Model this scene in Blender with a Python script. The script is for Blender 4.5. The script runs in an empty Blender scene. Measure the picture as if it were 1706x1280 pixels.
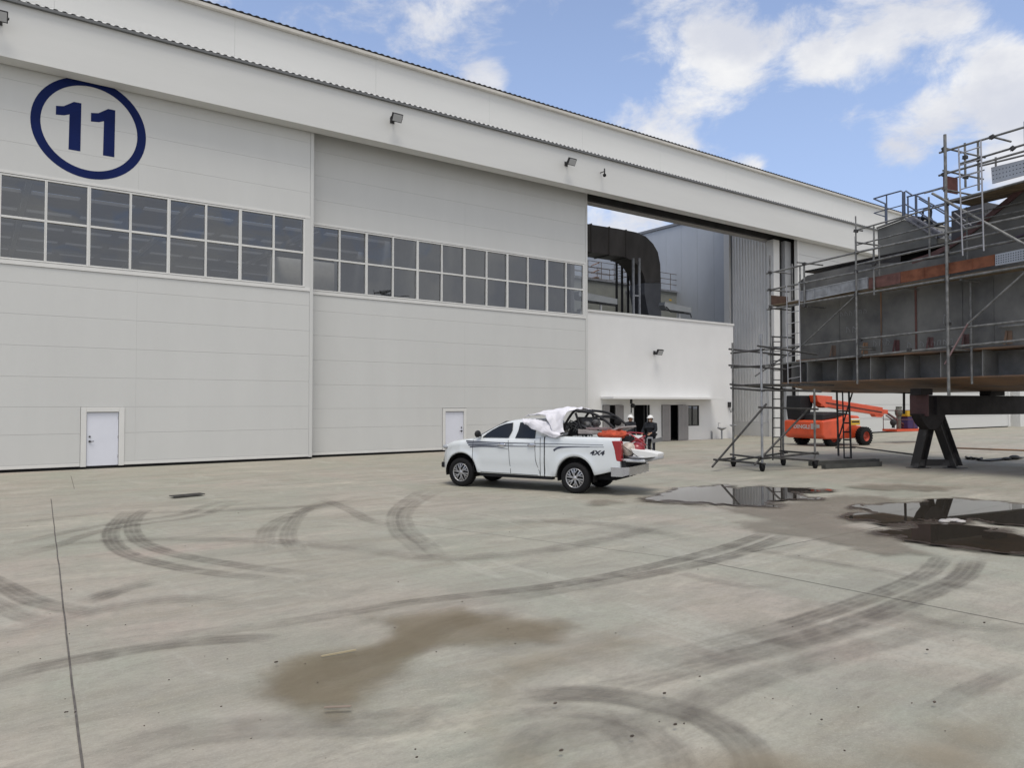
import bpy, bmesh, math, random
from math import sin, cos, tan, pi, radians, sqrt, atan2, atan, hypot
from mathutils import Vector, Matrix, noise
random.seed(11)
SC = bpy.context.scene
COL = SC.collection
# ------------------------------------------------------------------ camera
F_PX = 1232.0; CAM_H = 2.2; YAW = radians(36.0); PITCH = atan(32/F_PX)
cd = bpy.data.cameras.new("camera"); cam = bpy.data.objects.new("camera", cd); COL.objects.link(cam)
cd.sensor_width = 36.0; cd.lens = 36.0*F_PX/1706.0; cd.clip_end = 3000; cd.clip_start = 0.1
cam.location = (0, 0, CAM_H); cam.rotation_euler = (pi/2 + PITCH, 0, -YAW)
SC.camera = cam
SC.cycles.transparent_max_bounces = 48
SC.render.resolution_x = 1024; SC.render.resolution_y = 769
FW = Vector((sin(YAW)*cos(PITCH), cos(YAW)*cos(PITCH), sin(PITCH)))
RT = Vector((cos(YAW), -sin(YAW), 0)); UP = RT.cross(FW); CC = Vector((0, 0, CAM_H))
def ray(x, y): return FW*F_PX + RT*(x-853) + UP*(640-y)
def W(x, y, ax, v):                       # survey: point of the photo on a world plane
    d = ray(x, y); i = 'XYZ'.index(ax); return CC + d*((v-CC[i])/d[i])
BA = radians(10)                          # the steel block stands turned 10 degrees to the hangar
EU = Vector((cos(BA), -sin(BA), 0)); EV = Vector((sin(BA), cos(BA), 0))
def UVZ(u, v, z): return EU*u + EV*v + Vector((0, 0, z))
def BU(x, y, u):
    d = ray(x, y); return CC + d*((u-CC.dot(EU))/d.dot(EU))
def BV(x, y, v):
    d = ray(x, y); return CC + d*((v-CC.dot(EV))/d.dot(EV))
# ------------------------------------------------------------------ world, sun, exposure
SUN_EL, SUN_AZ = radians(68), radians(212)      # azimuth clockwise from +Y
SC.view_settings.view_transform = 'Standard'; SC.view_settings.look = 'None'
SC.view_settings.exposure = 0.46; SC.view_settings.gamma = 1.0
wd = bpy.data.worlds.new("World"); SC.world = wd; wd.use_nodes = True
nt = wd.node_tree; N = nt.nodes; L = nt.links; N.clear()
def nd(t, **k):
    n = N.new(t)
    for a, b in k.items(): setattr(n, a, b)
    return n
def mth(op, a, b=None, c=None, clamp=False):
    n = N.new('ShaderNodeMath'); n.operation = op; n.use_clamp = clamp
    for i, v in enumerate((a, b, c)):
        if v is None: continue
        if isinstance(v, (int, float)): n.inputs[i].default_value = v
        else: L.new(v, n.inputs[i])
    return n.outputs[0]
sky = nd('ShaderNodeTexSky', sky_type='NISHITA', sun_disc=False)
sky.sun_elevation = SUN_EL; sky.sun_rotation = SUN_AZ; sky.air_density = 1.0; sky.dust_density = 1.2; sky.ozone_density = 1.5
tc = nd('ShaderNodeTexCoord'); sep = nd('ShaderNodeSeparateXYZ'); L.new(tc.outputs['Generated'], sep.inputs[0])
zz = mth('ADD', mth('MAXIMUM', sep.outputs[2], 0.0), 0.16)
cmb = nd('ShaderNodeCombineXYZ'); L.new(mth('DIVIDE', sep.outputs[0], zz), cmb.inputs[0]); L.new(mth('DIVIDE', sep.outputs[1], zz), cmb.inputs[1])
def wnoise(scale, detail, rough, off=(0, 0, 0), dist=0.0, direct=True):
    mp = nd('ShaderNodeMapping'); mp.inputs['Location'].default_value = off; mp.inputs['Scale'].default_value = (1, 1, 1.7); L.new(tc.outputs['Generated'], mp.inputs[0])
    n = nd('ShaderNodeTexNoise'); n.inputs['Scale'].default_value = scale; n.inputs['Detail'].default_value = detail
    n.inputs['Roughness'].default_value = rough; n.inputs['Distortion'].default_value = dist
    L.new(mp.outputs[0], n.inputs['Vector']); return n.outputs[0]
n1 = wnoise(3.6, 9, 0.60, (3.1, 1.7, 0)); n2 = wnoise(9.0, 6, 0.6, (0.4, 5.2, 0)); n3 = wnoise(3.0, 5, 0.5, (7, 2, 0))
n4 = wnoise(11.0, 10, 0.64, (1.4, 0.2, 0), 0.4)
bias = None
for (px, py, r, a) in [(1180, 40, 95, .26), (1215, 95, 45, .22), (1460, 40, 70, .22), (1685, 130, 60, .34), (1500, 235, 55, .30), (1360, 108, 32, .26),
                       (1590, 30, 60, .24), (1650, 230, 90, .22), (745, 40, 110, .13), (805, 130, 40, .22), (1000, -30, 140, .10), (700, 10, 140, .12),
                       (1252, 276, 20, .24), (1560, 205, 40, .18), (1700, 300, 60, .2), (1050, 350, 160, .34)]:
    c = ray(px, py).normalized(); w = (ray(px+r, py).normalized()-c).length
    dp = nd('ShaderNodeVectorMath', operation='DISTANCE'); dp.inputs[1].default_value = c
    L.new(tc.outputs['Generated'], dp.inputs[0])
    g = mth('MULTIPLY', mth('POWER', 2.718, mth('MULTIPLY', mth('POWER', mth('DIVIDE', dp.outputs['Value'], w), 2.0), -0.7)), a*.95)
    bias = g if bias is None else mth('ADD', bias, g)
# open sky the camera faces is clearer than the sky behind it
dpf = nd('ShaderNodeVectorMath', operation='DOT_PRODUCT'); dpf.inputs[1].default_value = ray(1150, 230).normalized(); L.new(tc.outputs['Generated'], dpf.inputs[0])
clear = mth('MULTIPLY', mth('MULTIPLY', mth('SUBTRACT', dpf.outputs['Value'], 0.55), 2.2, clamp=True), 0.24)
clm = mth('SUBTRACT', mth('ADD', mth('ADD', mth('MULTIPLY', n1, 0.75), mth('MULTIPLY', n4, 0.6)), bias), mth('ADD', clear, 0.13))
dpb = nd('ShaderNodeVectorMath', operation='DOT_PRODUCT'); dpb.inputs[1].default_value = Vector((.35, -1, .25)).normalized(); L.new(tc.outputs['Generated'], dpb.inputs[0])
clm = mth('ADD', clm, mth('MULTIPLY', mth('MULTIPLY', mth('SUBTRACT', dpb.outputs['Value'], 0.1), 1.6, clamp=True), 0.12))
def mr(v, a, b, c=0.0, d=1.0):
    n = nd('ShaderNodeMapRange'); n.interpolation_type = 'SMOOTHSTEP'
    for i, q in enumerate((a, b, c, d)): n.inputs[i+1].default_value = q
    L.new(v, n.inputs[0]); return n.outputs[0]
cover = mr(clm, 0.43, 0.64)
shade = mr(mth('ADD', mth('MULTIPLY', n3, 0.6), mth('MULTIPLY', n2, 0.4)), 0.38, 0.62)
def mixc(f, a, b, mode='MIX'):
    n = nd('ShaderNodeMix', data_type='RGBA', blend_type=mode)
    for s, v in ((n.inputs[0], f), (n.inputs[6], a), (n.inputs[7], b)):
        if isinstance(v, (int, float, tuple)): s.default_value = v
        else: L.new(v, s)
    return n.outputs[2]
skyc = mixc(1.0, sky.outputs[0], (1.0, 0.92, 1.0, 1), 'MULTIPLY')
haze = mr(sep.outputs[2], -0.02, 0.75, 1.0, 0.25)
skyc = mixc(mth('MULTIPLY', haze, 0.72), skyc, (4.0, 5.45, 8.3, 1))
cloudc = mixc(shade, (4.9, 5.1, 5.7, 1), (7.0, 7.0, 7.0, 1))
final = mixc(cover, skyc, cloudc)
bg = nd('ShaderNodeBackground'); bg.inputs[1].default_value = 0.1; L.new(final, bg.inputs[0])
wo = nd('ShaderNodeOutputWorld'); L.new(bg.outputs[0], wo.inputs[0])
sl = bpy.data.lights.new("sun", 'SUN'); sun = bpy.data.objects.new("sun", sl); COL.objects.link(sun)
sl.energy = 1.5; sl.angle = radians(26); sl.color = (1, .94, .84)
sun.rotation_euler = (pi/2 - SUN_EL, 0, pi - SUN_AZ)
sun.location = (0, 0, 40)
# ------------------------------------------------------------------ materials
MATS = {}
def mat(name, col, rough=0.6, metal=0.0, var=0.08, scale=1.5, bump=0.0, bscale=30.0, col2=None, stretch=(1, 1, 1), thr=(0.35, 0.65), rvar=0.0, coat=0.0, ior=None, emit=None, spec=None):
    if name in MATS: return MATS[name]
    m = bpy.data.materials.new(name); m.use_nodes = True; t = m.node_tree; b = t.nodes['Principled BSDF']
    b.inputs['Roughness'].default_value = rough; b.inputs['Metallic'].default_value = metal
    if spec is not None: b.inputs['Specular IOR Level'].default_value = spec
    if coat: b.inputs['Coat Weight'].default_value = coat; b.inputs['Coat Roughness'].default_value = 0.06
    if ior: b.inputs['IOR'].default_value = ior
    c0 = tuple(c*(1-var) for c in col); c1 = tuple(min(1, c*(1+var)) for c in col) if col2 is None else col2
    tcn = t.nodes.new('ShaderNodeTexCoord'); mp = t.nodes.new('ShaderNodeMapping'); mp.inputs['Scale'].default_value = stretch
    t.links.new(tcn.outputs['Object'], mp.inputs[0])
    nz = t.nodes.new('ShaderNodeTexNoise'); nz.inputs['Scale'].default_value = scale; nz.inputs['Detail'].default_value = 7; nz.inputs['Roughness'].default_value = 0.6
    t.links.new(mp.outputs[0], nz.inputs['Vector'])
    r = t.nodes.new('ShaderNodeMapRange'); r.inputs[1].default_value = thr[0]; r.inputs[2].default_value = thr[1]; t.links.new(nz.outputs[0], r.inputs[0])
    mx = t.nodes.new('ShaderNodeMix'); mx.data_type = 'RGBA'; mx.inputs[6].default_value = (*c0, 1); mx.inputs[7].default_value = (*c1, 1)
    t.links.new(r.outputs[0], mx.inputs[0]); t.links.new(mx.outputs[2], b.inputs['Base Color'])
    if rvar:
        rr = t.nodes.new('ShaderNodeMapRange'); rr.inputs[3].default_value = rough-rvar; rr.inputs[4].default_value = rough+rvar
        t.links.new(nz.outputs[0], rr.inputs[0]); t.links.new(rr.outputs[0], b.inputs['Roughness'])
    if bump:
        n2_ = t.nodes.new('ShaderNodeTexNoise'); n2_.inputs['Scale'].default_value = bscale; n2_.inputs['Detail'].default_value = 4
        t.links.new(mp.outputs[0], n2_.inputs['Vector'])
        bp = t.nodes.new('ShaderNodeBump'); bp.inputs['Strength'].default_value = bump; bp.inputs['Distance'].default_value = 0.02
        t.links.new(n2_.outputs[0], bp.inputs['Height']); t.links.new(bp.outputs[0], b.inputs['Normal'])
    if emit: b.inputs['Emission Color'].default_value = (*emit[0], 1); b.inputs['Emission Strength'].default_value = emit[1]
    MATS[name] = m; return m
panel = mat('white_panel', (.575, .58, .57), .45, var=.022, scale=.6, stretch=(1.2, 1, .3), bump=.03, bscale=3)
panel2 = mat('white_panel_light', (.61, .615, .605), .5, var=.03, scale=.4, stretch=(.25, 1, 2))
render_w = mat('white_render', (.74, .74, .735), .8, var=.03, scale=.5, bump=.05, bscale=8)
trimm = mat('white_trim', (.66, .66, .645), .4, var=.03)
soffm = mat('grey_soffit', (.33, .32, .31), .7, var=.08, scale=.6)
darkm = mat('dark_steel', (.035, .035, .036), .6, var=.2, spec=.25)
blackm = mat('black_rubber', (.014, .014, .015), .85, var=.2, spec=.2)
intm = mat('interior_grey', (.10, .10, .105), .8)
ribm = mat('ribbed_grey', (.74, .74, .73), .5, metal=0, var=.05, scale=.6)
bgrey = mat('tall_grey_sheet', (.46, .49, .53), .4, metal=.1, var=.10, scale=.25, stretch=(1, 1, .4))
blue = mat('navy_blue', (.004, .013, .085), .6, var=.12, scale=1.2, spec=.15)
doorw = mat('door_white', (.68, .70, .78), .35, var=.02)
shutm = mat('steel_door_grey', (.30, .29, .29), .45, metal=.3, var=.05)
ductm = mat('duct_dark', (.075, .07, .068), .45, metal=.5, var=.25, scale=.8, stretch=(1, 1, .4))
ductl = mat('duct_grey', (.11, .115, .13), .45, metal=.4, var=.12, scale=.8)
ahum = mat('unit_beige', (.26, .27, .25), .6, var=.08)
galv = mat('galvanised', (.34, .35, .37), .42, metal=.55, var=.22, scale=4, rvar=.1)
tubem = mat('scaffold_tube', (.19, .19, .185), .55, metal=.35, var=.35, scale=6, rvar=.12)
tubed = mat('scaffold_tube_dark', (.06, .058, .058), .6, metal=.3, var=.35, scale=6)
rustm = mat('rusty_board', (.17, .055, .025), .85, var=.3, scale=3, col2=(.24, .09, .045))
brownm = mat('brown_board', (.10, .06, .045), .85, var=.25, scale=3)
steelp = mat('block_steel', (.115, .115, .118), .5, metal=.1, var=.35, scale=.9, col2=(.19, .188, .175), rvar=.12, bump=.15, bscale=1.2, thr=(.3, .7))
steelr = mat('block_steel_rusty', (.13, .095, .075), .6, metal=.1, scale=.8, col2=(.24, .14, .08), thr=(.35, .6), bump=.1, bscale=4)
steelred = mat('block_red_primer', (.10, .05, .048), .65, var=.3, scale=2)
beamm = mat('black_beam', (.022, .019, .019), .65, var=.4, scale=2, spec=.2)
redl = mat('lift_red', (.68, .085, .025), .45, var=.12, scale=1.5, coat=.3)
reddk = mat('rim_red', (.45, .07, .04), .6, var=.3, scale=5)
yel = mat('yellow_paint', (.65, .40, .03), .5, var=.08)
paint = mat('car_white', (.70, .735, .75), .28, var=.015, coat=1.0)
carglass = mat('car_glass', (.012, .013, .013), .06, spec=.5)
chrome = mat('chrome', (.62, .62, .64), .22, metal=.95, var=.05)
alloy = mat('alloy_rim', (.50, .50, .51), .3, metal=.8, var=.05)
plast = mat('black_plastic', (.018, .018, .02), .6, var=.1, spec=.25)
tail = mat('tail_red', (.33, .008, .015), .15, coat=1)
orange = mat('orange_cloth', (.40, .06, .025), .85, var=.35, scale=9, bump=.5, bscale=14)
cloth = mat('white_cloth', (.76, .75, .80), .85, var=.05, scale=2, bump=.25, bscale=7)
engred = mat('engine_red', (.30, .02, .03), .4, var=.2, coat=.4)
beige = mat('engine_cream', (.50, .44, .38), .5, var=.25, scale=12)
skinm = mat('skin', (.42, .24, .16), .6)
navy = mat('navy_clothing', (.012, .014, .02), .9, var=.3, scale=9)
whitep = mat('white_plastic', (.8, .8, .78), .4, var=.02)
leafm = mat('hillside_green', (.07, .085, .035), .9, col2=(.17, .15, .08), scale=.8, bump=.5, bscale=3)
purple = mat('purple_cloth', (.06, .04, .13), .8)
glow = mat('lamp_lens', (.42, .43, .44), .2, var=.05)
def glassmat():
    m = bpy.data.materials.new('window_glass'); m.use_nodes = True; t = m.node_tree; t.nodes.clear()
    o = t.nodes.new('ShaderNodeOutputMaterial'); mx = t.nodes.new('ShaderNodeMixShader')
    tr = t.nodes.new('ShaderNodeBsdfTransparent'); tr.inputs[0].default_value = (.66, .69, .70, 1)
    gl = t.nodes.new('ShaderNodeBsdfGlossy'); gl.inputs['Roughness'].default_value = .015; gl.inputs[0].default_value = (.82, .84, .86, 1)
    fr = t.nodes.new('ShaderNodeFresnel'); fr.inputs[0].default_value = 2.35
    tcn = t.nodes.new('ShaderNodeTexCoord'); nz = t.nodes.new('ShaderNodeTexNoise'); nz.inputs['Scale'].default_value = .7; nz.inputs['Detail'].default_value = 1
    t.links.new(tcn.outputs['Object'], nz.inputs['Vector'])
    bp = t.nodes.new('ShaderNodeBump'); bp.inputs['Strength'].default_value = .25; bp.inputs['Distance'].default_value = .05
    t.links.new(nz.outputs[0], bp.inputs['Height']); t.links.new(bp.outputs[0], gl.inputs['Normal'])
    t.links.new(fr.outputs[0], mx.inputs[0]); t.links.new(tr.outputs[0], mx.inputs[1]); t.links.new(gl.outputs[0], mx.inputs[2]); t.links.new(mx.outputs[0], o.inputs[0])
    return m
glass = glassmat()
# ------------------------------------------------------------------ mesh helpers
WM = {}
def wm(o): return WM.get(o.name, Matrix.Identity(4))
class MB:
    def __init__(s): s.v = []; s.f = []; s.sm = []; s.mi = []; s.M = None; s.k = 0
    def add(s, vs, fs, smooth=False):
        b = len(s.v)
        s.v += [(s.M @ Vector(p)) if s.M is not None else Vector(p) for p in vs]
        s.f += [tuple(b+i for i in f) for f in fs]; s.sm += [smooth]*len(fs); s.mi += [s.k]*len(fs)
        return s
    def box(s, x0, x1, y0, y1, z0, z1):
        x0, x1 = sorted((x0, x1)); y0, y1 = sorted((y0, y1)); z0, z1 = sorted((z0, z1))
        return s.add([(x0, y0, z0), (x1, y0, z0), (x1, y1, z0), (x0, y1, z0), (x0, y0, z1), (x1, y0, z1), (x1, y1, z1), (x0, y1, z1)],
                     [(0, 3, 2, 1), (4, 5, 6, 7), (0, 1, 5, 4), (1, 2, 6, 5), (2, 3, 7, 6), (3, 0, 4, 7)])
    def hexa(s, p):   # eight corners: bottom four, top four
        return s.add(p, [(0, 3, 2, 1), (4, 5, 6, 7), (0, 1, 5, 4), (1, 2, 6, 5), (2, 3, 7, 6), (3, 0, 4, 7)])
    def slab(s, poly, off):  # polygon (3D points) extruded by vector off
        n = len(poly); off = Vector(off); a = [Vector(p) for p in poly]
        return s.add(a+[p+off for p in a], [tuple(range(n))[::-1], tuple(range(n, 2*n))]+[(i, (i+1) % n, n+(i+1) % n, n+i) for i in range(n)])
    def bar(s, p, q, w, h=None, up=(0, 0, 1)):
        p = Vector(p); q = Vector(q); d = (q-p).normalized(); u = Vector(up)
        if abs(d.dot(u)) > .98: u = Vector((1, 0, 0))
        a = d.cross(u).normalized()*w/2; b = a.cross(d).normalized()*(h or w)/2
        return s.add([p-a-b, p+a-b, p+a+b, p-a+b, q-a-b, q+a-b, q+a+b, q-a+b], [(0, 3, 2, 1), (4, 5, 6, 7), (0, 1, 5, 4), (1, 2, 6, 5), (2, 3, 7, 6), (3, 0, 4, 7)])
    def tube(s, p, q, r, r2=None, n=8, caps=True):
        p = Vector(p); q = Vector(q); r2 = r if r2 is None else r2; d = (q-p).normalized(); u = Vector((0, 0, 1)) if abs(d.z) < .9 else Vector((1, 0, 0))
        a = d.cross(u).normalized(); b = d.cross(a).normalized(); vs = []
        for c, rr in ((p, r), (q, r2)):
            for i in range(n): t = 2*pi*i/n; vs.append(c+a*cos(t)*rr+b*sin(t)*rr)
        s.add(vs, [(i, (i+1) % n, n+(i+1) % n, n+i) for i in range(n)], True)
        if caps: s.add(vs, [tuple(range(n))[::-1], tuple(range(n, 2*n))])
        return s
    def path(s, pts, r, n=7):
        pts = [Vector(p) for p in pts]; vs = []; prev = None
        for i, p in enumerate(pts):
            d = (pts[min(i+1, len(pts)-1)]-pts[max(i-1, 0)]).normalized()
            if prev is None:
                u = Vector((0, 0, 1)) if abs(d.z) < .9 else Vector((1, 0, 0)); a = d.cross(u).normalized()
            else: a = (prev-d*prev.dot(d)).normalized()
            prev = a; b = d.cross(a)
            for k in range(n): t = 2*pi*k/n; vs.append(p+a*cos(t)*r+b*sin(t)*r)
        fs = [(i*n+k, i*n+(k+1) % n, (i+1)*n+(k+1) % n, (i+1)*n+k) for i in range(len(pts)-1) for k in range(n)]
        s.add(vs, fs, True); s.add(vs, [tuple(range(n))[::-1], tuple(range(len(vs)-n, len(vs)))]); return s
    def ball(s, c, r, sc=(1, 1, 1), nu=12, nv=8):
        c = Vector(c); vs = [c+Vector((0, 0, r*sc[2]))]
        for j in range(1, nv):
            ph = pi*j/nv
            for i in range(nu): t = 2*pi*i/nu; vs.append(c+Vector((r*sc[0]*sin(ph)*cos(t), r*sc[1]*sin(ph)*sin(t), r*sc[2]*cos(ph))))
        vs.append(c-Vector((0, 0, r*sc[2]))); fs = [(0, 1+i, 1+(i+1) % nu) for i in range(nu)]
        for j in range(nv-2):
            for i in range(nu): fs.append((1+j*nu+i, 1+(j+1)*nu+i, 1+(j+1)*nu+(i+1) % nu, 1+j*nu+(i+1) % nu))
        b = 1+(nv-2)*nu; fs += [(b+(i+1) % nu, b+i, len(vs)-1) for i in range(nu)]
        return s.add(vs, fs, True)
    def lathe(s, prof, c, axis=(0, 1, 0), n=28, smooth=True):   # prof: (radius, offset along axis)
        ax = Vector(axis).normalized(); u = Vector((0, 0, 1)) if abs(ax.z) < .9 else Vector((1, 0, 0)); a = ax.cross(u).normalized(); b = ax.cross(a); c = Vector(c)
        vs = [c+ax*o+(a*cos(2*pi*i/n)+b*sin(2*pi*i/n))*r for r, o in prof for i in range(n)]
        return s.add(vs, [(j*n+i, j*n+(i+1) % n, (j+1)*n+(i+1) % n, (j+1)*n+i) for j in range(len(prof)-1) for i in range(n)], smooth)
    def build(s, name, m, parent=None, bevel=0, keep=False, M=None, recalc=True):
        me = bpy.data.meshes.new(name); o = bpy.data.objects.new(name, me); COL.objects.link(o)
        vs = [(M @ v) for v in s.v] if M is not None else s.v
        if parent is not None:
            o.parent = parent; inv = wm(parent).inverted(); vs = [inv @ v for v in vs]; WM[o.name] = wm(parent)
        elif not keep:
            c = Vector((sum(v.x for v in vs)/len(vs), sum(v.y for v in vs)/len(vs), min(v.z for v in vs)))
            o.location = c; vs = [v-c for v in vs]; WM[o.name] = Matrix.Translation(c)
        me.from_pydata([tuple(v) for v in vs], [], s.f); me.validate(clean_customdata=False)
        if len(me.polygons) == len(s.sm):
            me.polygons.foreach_set('use_smooth', s.sm); me.polygons.foreach_set('material_index', s.mi)
        for mm in (m if isinstance(m, (list, tuple)) else [m]): me.materials.append(mm)
        if recalc: bm = bmesh.new(); bm.from_mesh(me); bmesh.ops.recalc_face_normals(bm, faces=bm.faces); bm.to_mesh(me); bm.free()
        if bevel:
            b = o.modifiers.new('bevel', 'BEVEL'); b.width = bevel; b.segments = 2; b.limit_method = 'ANGLE'; b.angle_limit = radians(35)
        return o
def tag(o, label=None, cat=None, group=None, kind=None):
    if label: o['label'] = label
    if cat: o['category'] = cat
    if group: o['group'] = group
    if kind: o['kind'] = kind
    return o
def thing(name, label, cat, loc=(0, 0, 0), rz=0, group=None):
    o = bpy.data.objects.new(name, None); COL.objects.link(o); o.location = loc; o.rotation_euler = (0, 0, rz); o.empty_display_size = .2
    WM[o.name] = Matrix.Translation(Vector(loc)) @ Matrix.Rotation(rz, 4, 'Z')
    return tag(o, label, cat, group)
def kids(o): return [c for c in bpy.data.objects if c.parent == o]
def copy_tree(o, parent=None):
    c = o.copy(); COL.objects.link(c)
    if parent: c.parent = parent
    for k in kids(o): copy_tree(k, c)
    return c
def text_mesh(body, size, depth, shear=0.0, offset=0.0):
    cu = bpy.data.curves.new('lettering', 'FONT'); cu.body = body; cu.size = size; cu.extrude = depth; cu.shear = shear; cu.offset = offset
    ob = bpy.data.objects.new('lettering_tmp', cu); COL.objects.link(ob); bpy.context.view_layer.update()
    me = bpy.data.meshes.new_from_object(ob.evaluated_get(bpy.context.evaluated_depsgraph_get()))
    vs = [v.co.copy() for v in me.vertices]; fs = [tuple(p.vertices) for p in me.polygons]
    bpy.data.objects.remove(ob); bpy.data.curves.remove(cu); bpy.data.meshes.remove(me); return vs, fs
def frame_M(o, ex, ey, ez):
    M = Matrix.Identity(4)
    for i in range(3): M[i][0] = ex[i]; M[i][1] = ey[i]; M[i][2] = ez[i]; M[i][3] = o[i]
    return M
# ------------------------------------------------------------------ ground
def ground_mat():
    m = bpy.data.materials.new('concrete'); m.use_nodes = True; t = m.node_tree; b = t.nodes['Principled BSDF']; b.inputs['Roughness'].default_value = .75
    tcn = t.nodes.new('ShaderNodeTexCoord')
    def nz(sc, det, st=(1, 1, 1), rot=0, rough=.6, dist=0):
        mp = t.nodes.new('ShaderNodeMapping'); mp.inputs['Scale'].default_value = st; mp.inputs['Rotation'].default_value = (0, 0, rot)
        t.links.new(tcn.outputs['Object'], mp.inputs[0]); n = t.nodes.new('ShaderNodeTexNoise'); n.inputs['Scale'].default_value = sc; n.inputs['Detail'].default_value = det
        n.inputs['Roughness'].default_value = rough; n.inputs['Distortion'].default_value = dist; t.links.new(mp.outputs[0], n.inputs['Vector']); return n.outputs[0]
    def rg(v, a, b_, c=0., d=1.):
        n = t.nodes.new('ShaderNodeMapRange'); n.interpolation_type = 'SMOOTHSTEP'
        for i, q in enumerate((a, b_, c, d)): n.inputs[i+1].default_value = q
        t.links.new(v, n.inputs[0]); return n.outputs[0]
    def mx(f, a, b_, mode='MIX'):
        n = t.nodes.new('ShaderNodeMix'); n.data_type = 'RGBA'; n.blend_type = mode
        for s, v in ((n.inputs[0], f), (n.inputs[6], a), (n.inputs[7], b_)):
            if isinstance(v, (int, float, tuple)): s.default_value = v
            else: t.links.new(v, s)
        return n.outputs[2]
    c = mx(rg(nz(.16, 6), .40, .60), (.34, .33, .27, 1), (.385, .34, .285, 1))
    c = mx(rg(nz(.5, 8, (1, .35, 1), -.6, .65), .42, .66, 0, .8), c, (.305, .315, .252, 1))
    c = mx(rg(nz(.33, 7, (.4, 1, 1), .5), .54, .70, 0, .75), c, (.42, .335, .285, 1))
    c = mx(rg(nz(1.3, 9, (.25, 1, 1), .62, .7, .6), .47, .68, 0, .7), c, (.26, .235, .18, 1))
    c = mx(rg(nz(.8, 9, (.3, 1, 1), -.2, .7, .4), .52, .70, 0, .65), c, (.53, .49, .40, 1))
    c = mx(rg(nz(3.5, 10, (.3, 1, 1), -.95, .72, .3), .48, .68, 0, .55), c, (.22, .20, .165, 1))
    c = mx(rg(nz(1.1, 12, (.35, 1, 1), -1.1, .74, .8), .50, .62, 0, .42), c, (.235, .225, .185, 1))
    c = mx(rg(nz(.9, 12, (1, .4, 1), -.3, .74, .8), .53, .66, 0, .45), c, (.46, .45, .385, 1))
    c = mx(rg(nz(.22, 8, (1, 1, 1), .3, .6, .6), .52, .68, 0, .4), c, (.28, .30, .25, 1))
    c = mx(rg(nz(9, 6, (1, .3, 1), .7), .35, .7, 0, .30), c, (.28, .265, .23, 1))
    c = mx(rg(nz(24, 8, (.45, 1, 1), -.7, .75), .42, .64, 0, .30), c, (.20, .185, .15, 1))
    c = mx(rg(nz(55, 5), .52, .66, 0, .35), c, (.44, .42, .36, 1))
    c = mx(rg(nz(80, 2), .64, .72, 0, .5), c, (.13, .12, .11, 1))
    t.links.new(c, b.inputs['Base Color'])
    bp = t.nodes.new('ShaderNodeBump'); bp.inputs['Strength'].default_value = .25; bp.inputs['Distance'].default_value = .004
    t.links.new(nz(45, 4), bp.inputs['Height']); t.links.new(bp.outputs[0], b.inputs['Normal'])
    t.links.new(rg(nz(.5, 5), .3, .7, .58, .85), b.inputs['Roughness'])
    return m
G = MB(); G.add([(-400, -400, 0), (900, -400, 0), (900, 900, 0), (-400, 900, 0)], [(0, 1, 2, 3)])
ground = G.build('ground', ground_mat(), keep=True); tag(ground, kind='structure')
def gp(x, y, z=0.0): p = W(x, y, 'Z', 0); return Vector((p.x, p.y, z))
def alpha_mat(name, col, col2, fn, rough=.8):
    """surface blended over the concrete: fn(t, uvout) -> alpha socket"""
    m = bpy.data.materials.new(name); m.use_nodes = True; t = m.node_tree; b = t.nodes['Principled BSDF']; o = t.nodes['Material Output']
    b.inputs['Base Color'].default_value = (*col, 1); b.inputs['Roughness'].default_value = rough
    tr = t.nodes.new('ShaderNodeBsdfTransparent'); mx = t.nodes.new('ShaderNodeMixShader')
    t.links.new(fn(t, b), mx.inputs[0]); t.links.new(tr.outputs[0], mx.inputs[1]); t.links.new(b.outputs[0], mx.inputs[2]); t.links.new(mx.outputs[0], o.inputs[0])
    return m
def tm(t, op, a, b=None, clamp=False):
    n = t.nodes.new('ShaderNodeMath'); n.operation = op; n.use_clamp = clamp
    for i, v in enumerate((a, b)):
        if v is None: continue
        if isinstance(v, (int, float)): n.inputs[i].default_value = v
        else: t.links.new(v, n.inputs[i])
    return n.outputs[0]
def tr_(t, v, a, b, c=0., d=1.):
    n = t.nodes.new('ShaderNodeMapRange'); n.interpolation_type = 'SMOOTHSTEP'
    for i, q in enumerate((a, b, c, d)): n.inputs[i+1].default_value = q
    t.links.new(v, n.inputs[0]); return n.outputs[0]
def tnoise(t, sc, det=5, st=(1, 1, 1), src='Object', dist=0):
    tcn = t.nodes.new('ShaderNodeTexCoord'); mp = t.nodes.new('ShaderNodeMapping'); mp.inputs['Scale'].default_value = st
    t.links.new(tcn.outputs[src], mp.inputs[0]); n = t.nodes.new('ShaderNodeTexNoise'); n.inputs['Scale'].default_value = sc; n.inputs['Detail'].default_value = det; n.inputs['Distortion'].default_value = dist
    t.links.new(mp.outputs[0], n.inputs['Vector']); return n.outputs[0]
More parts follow.
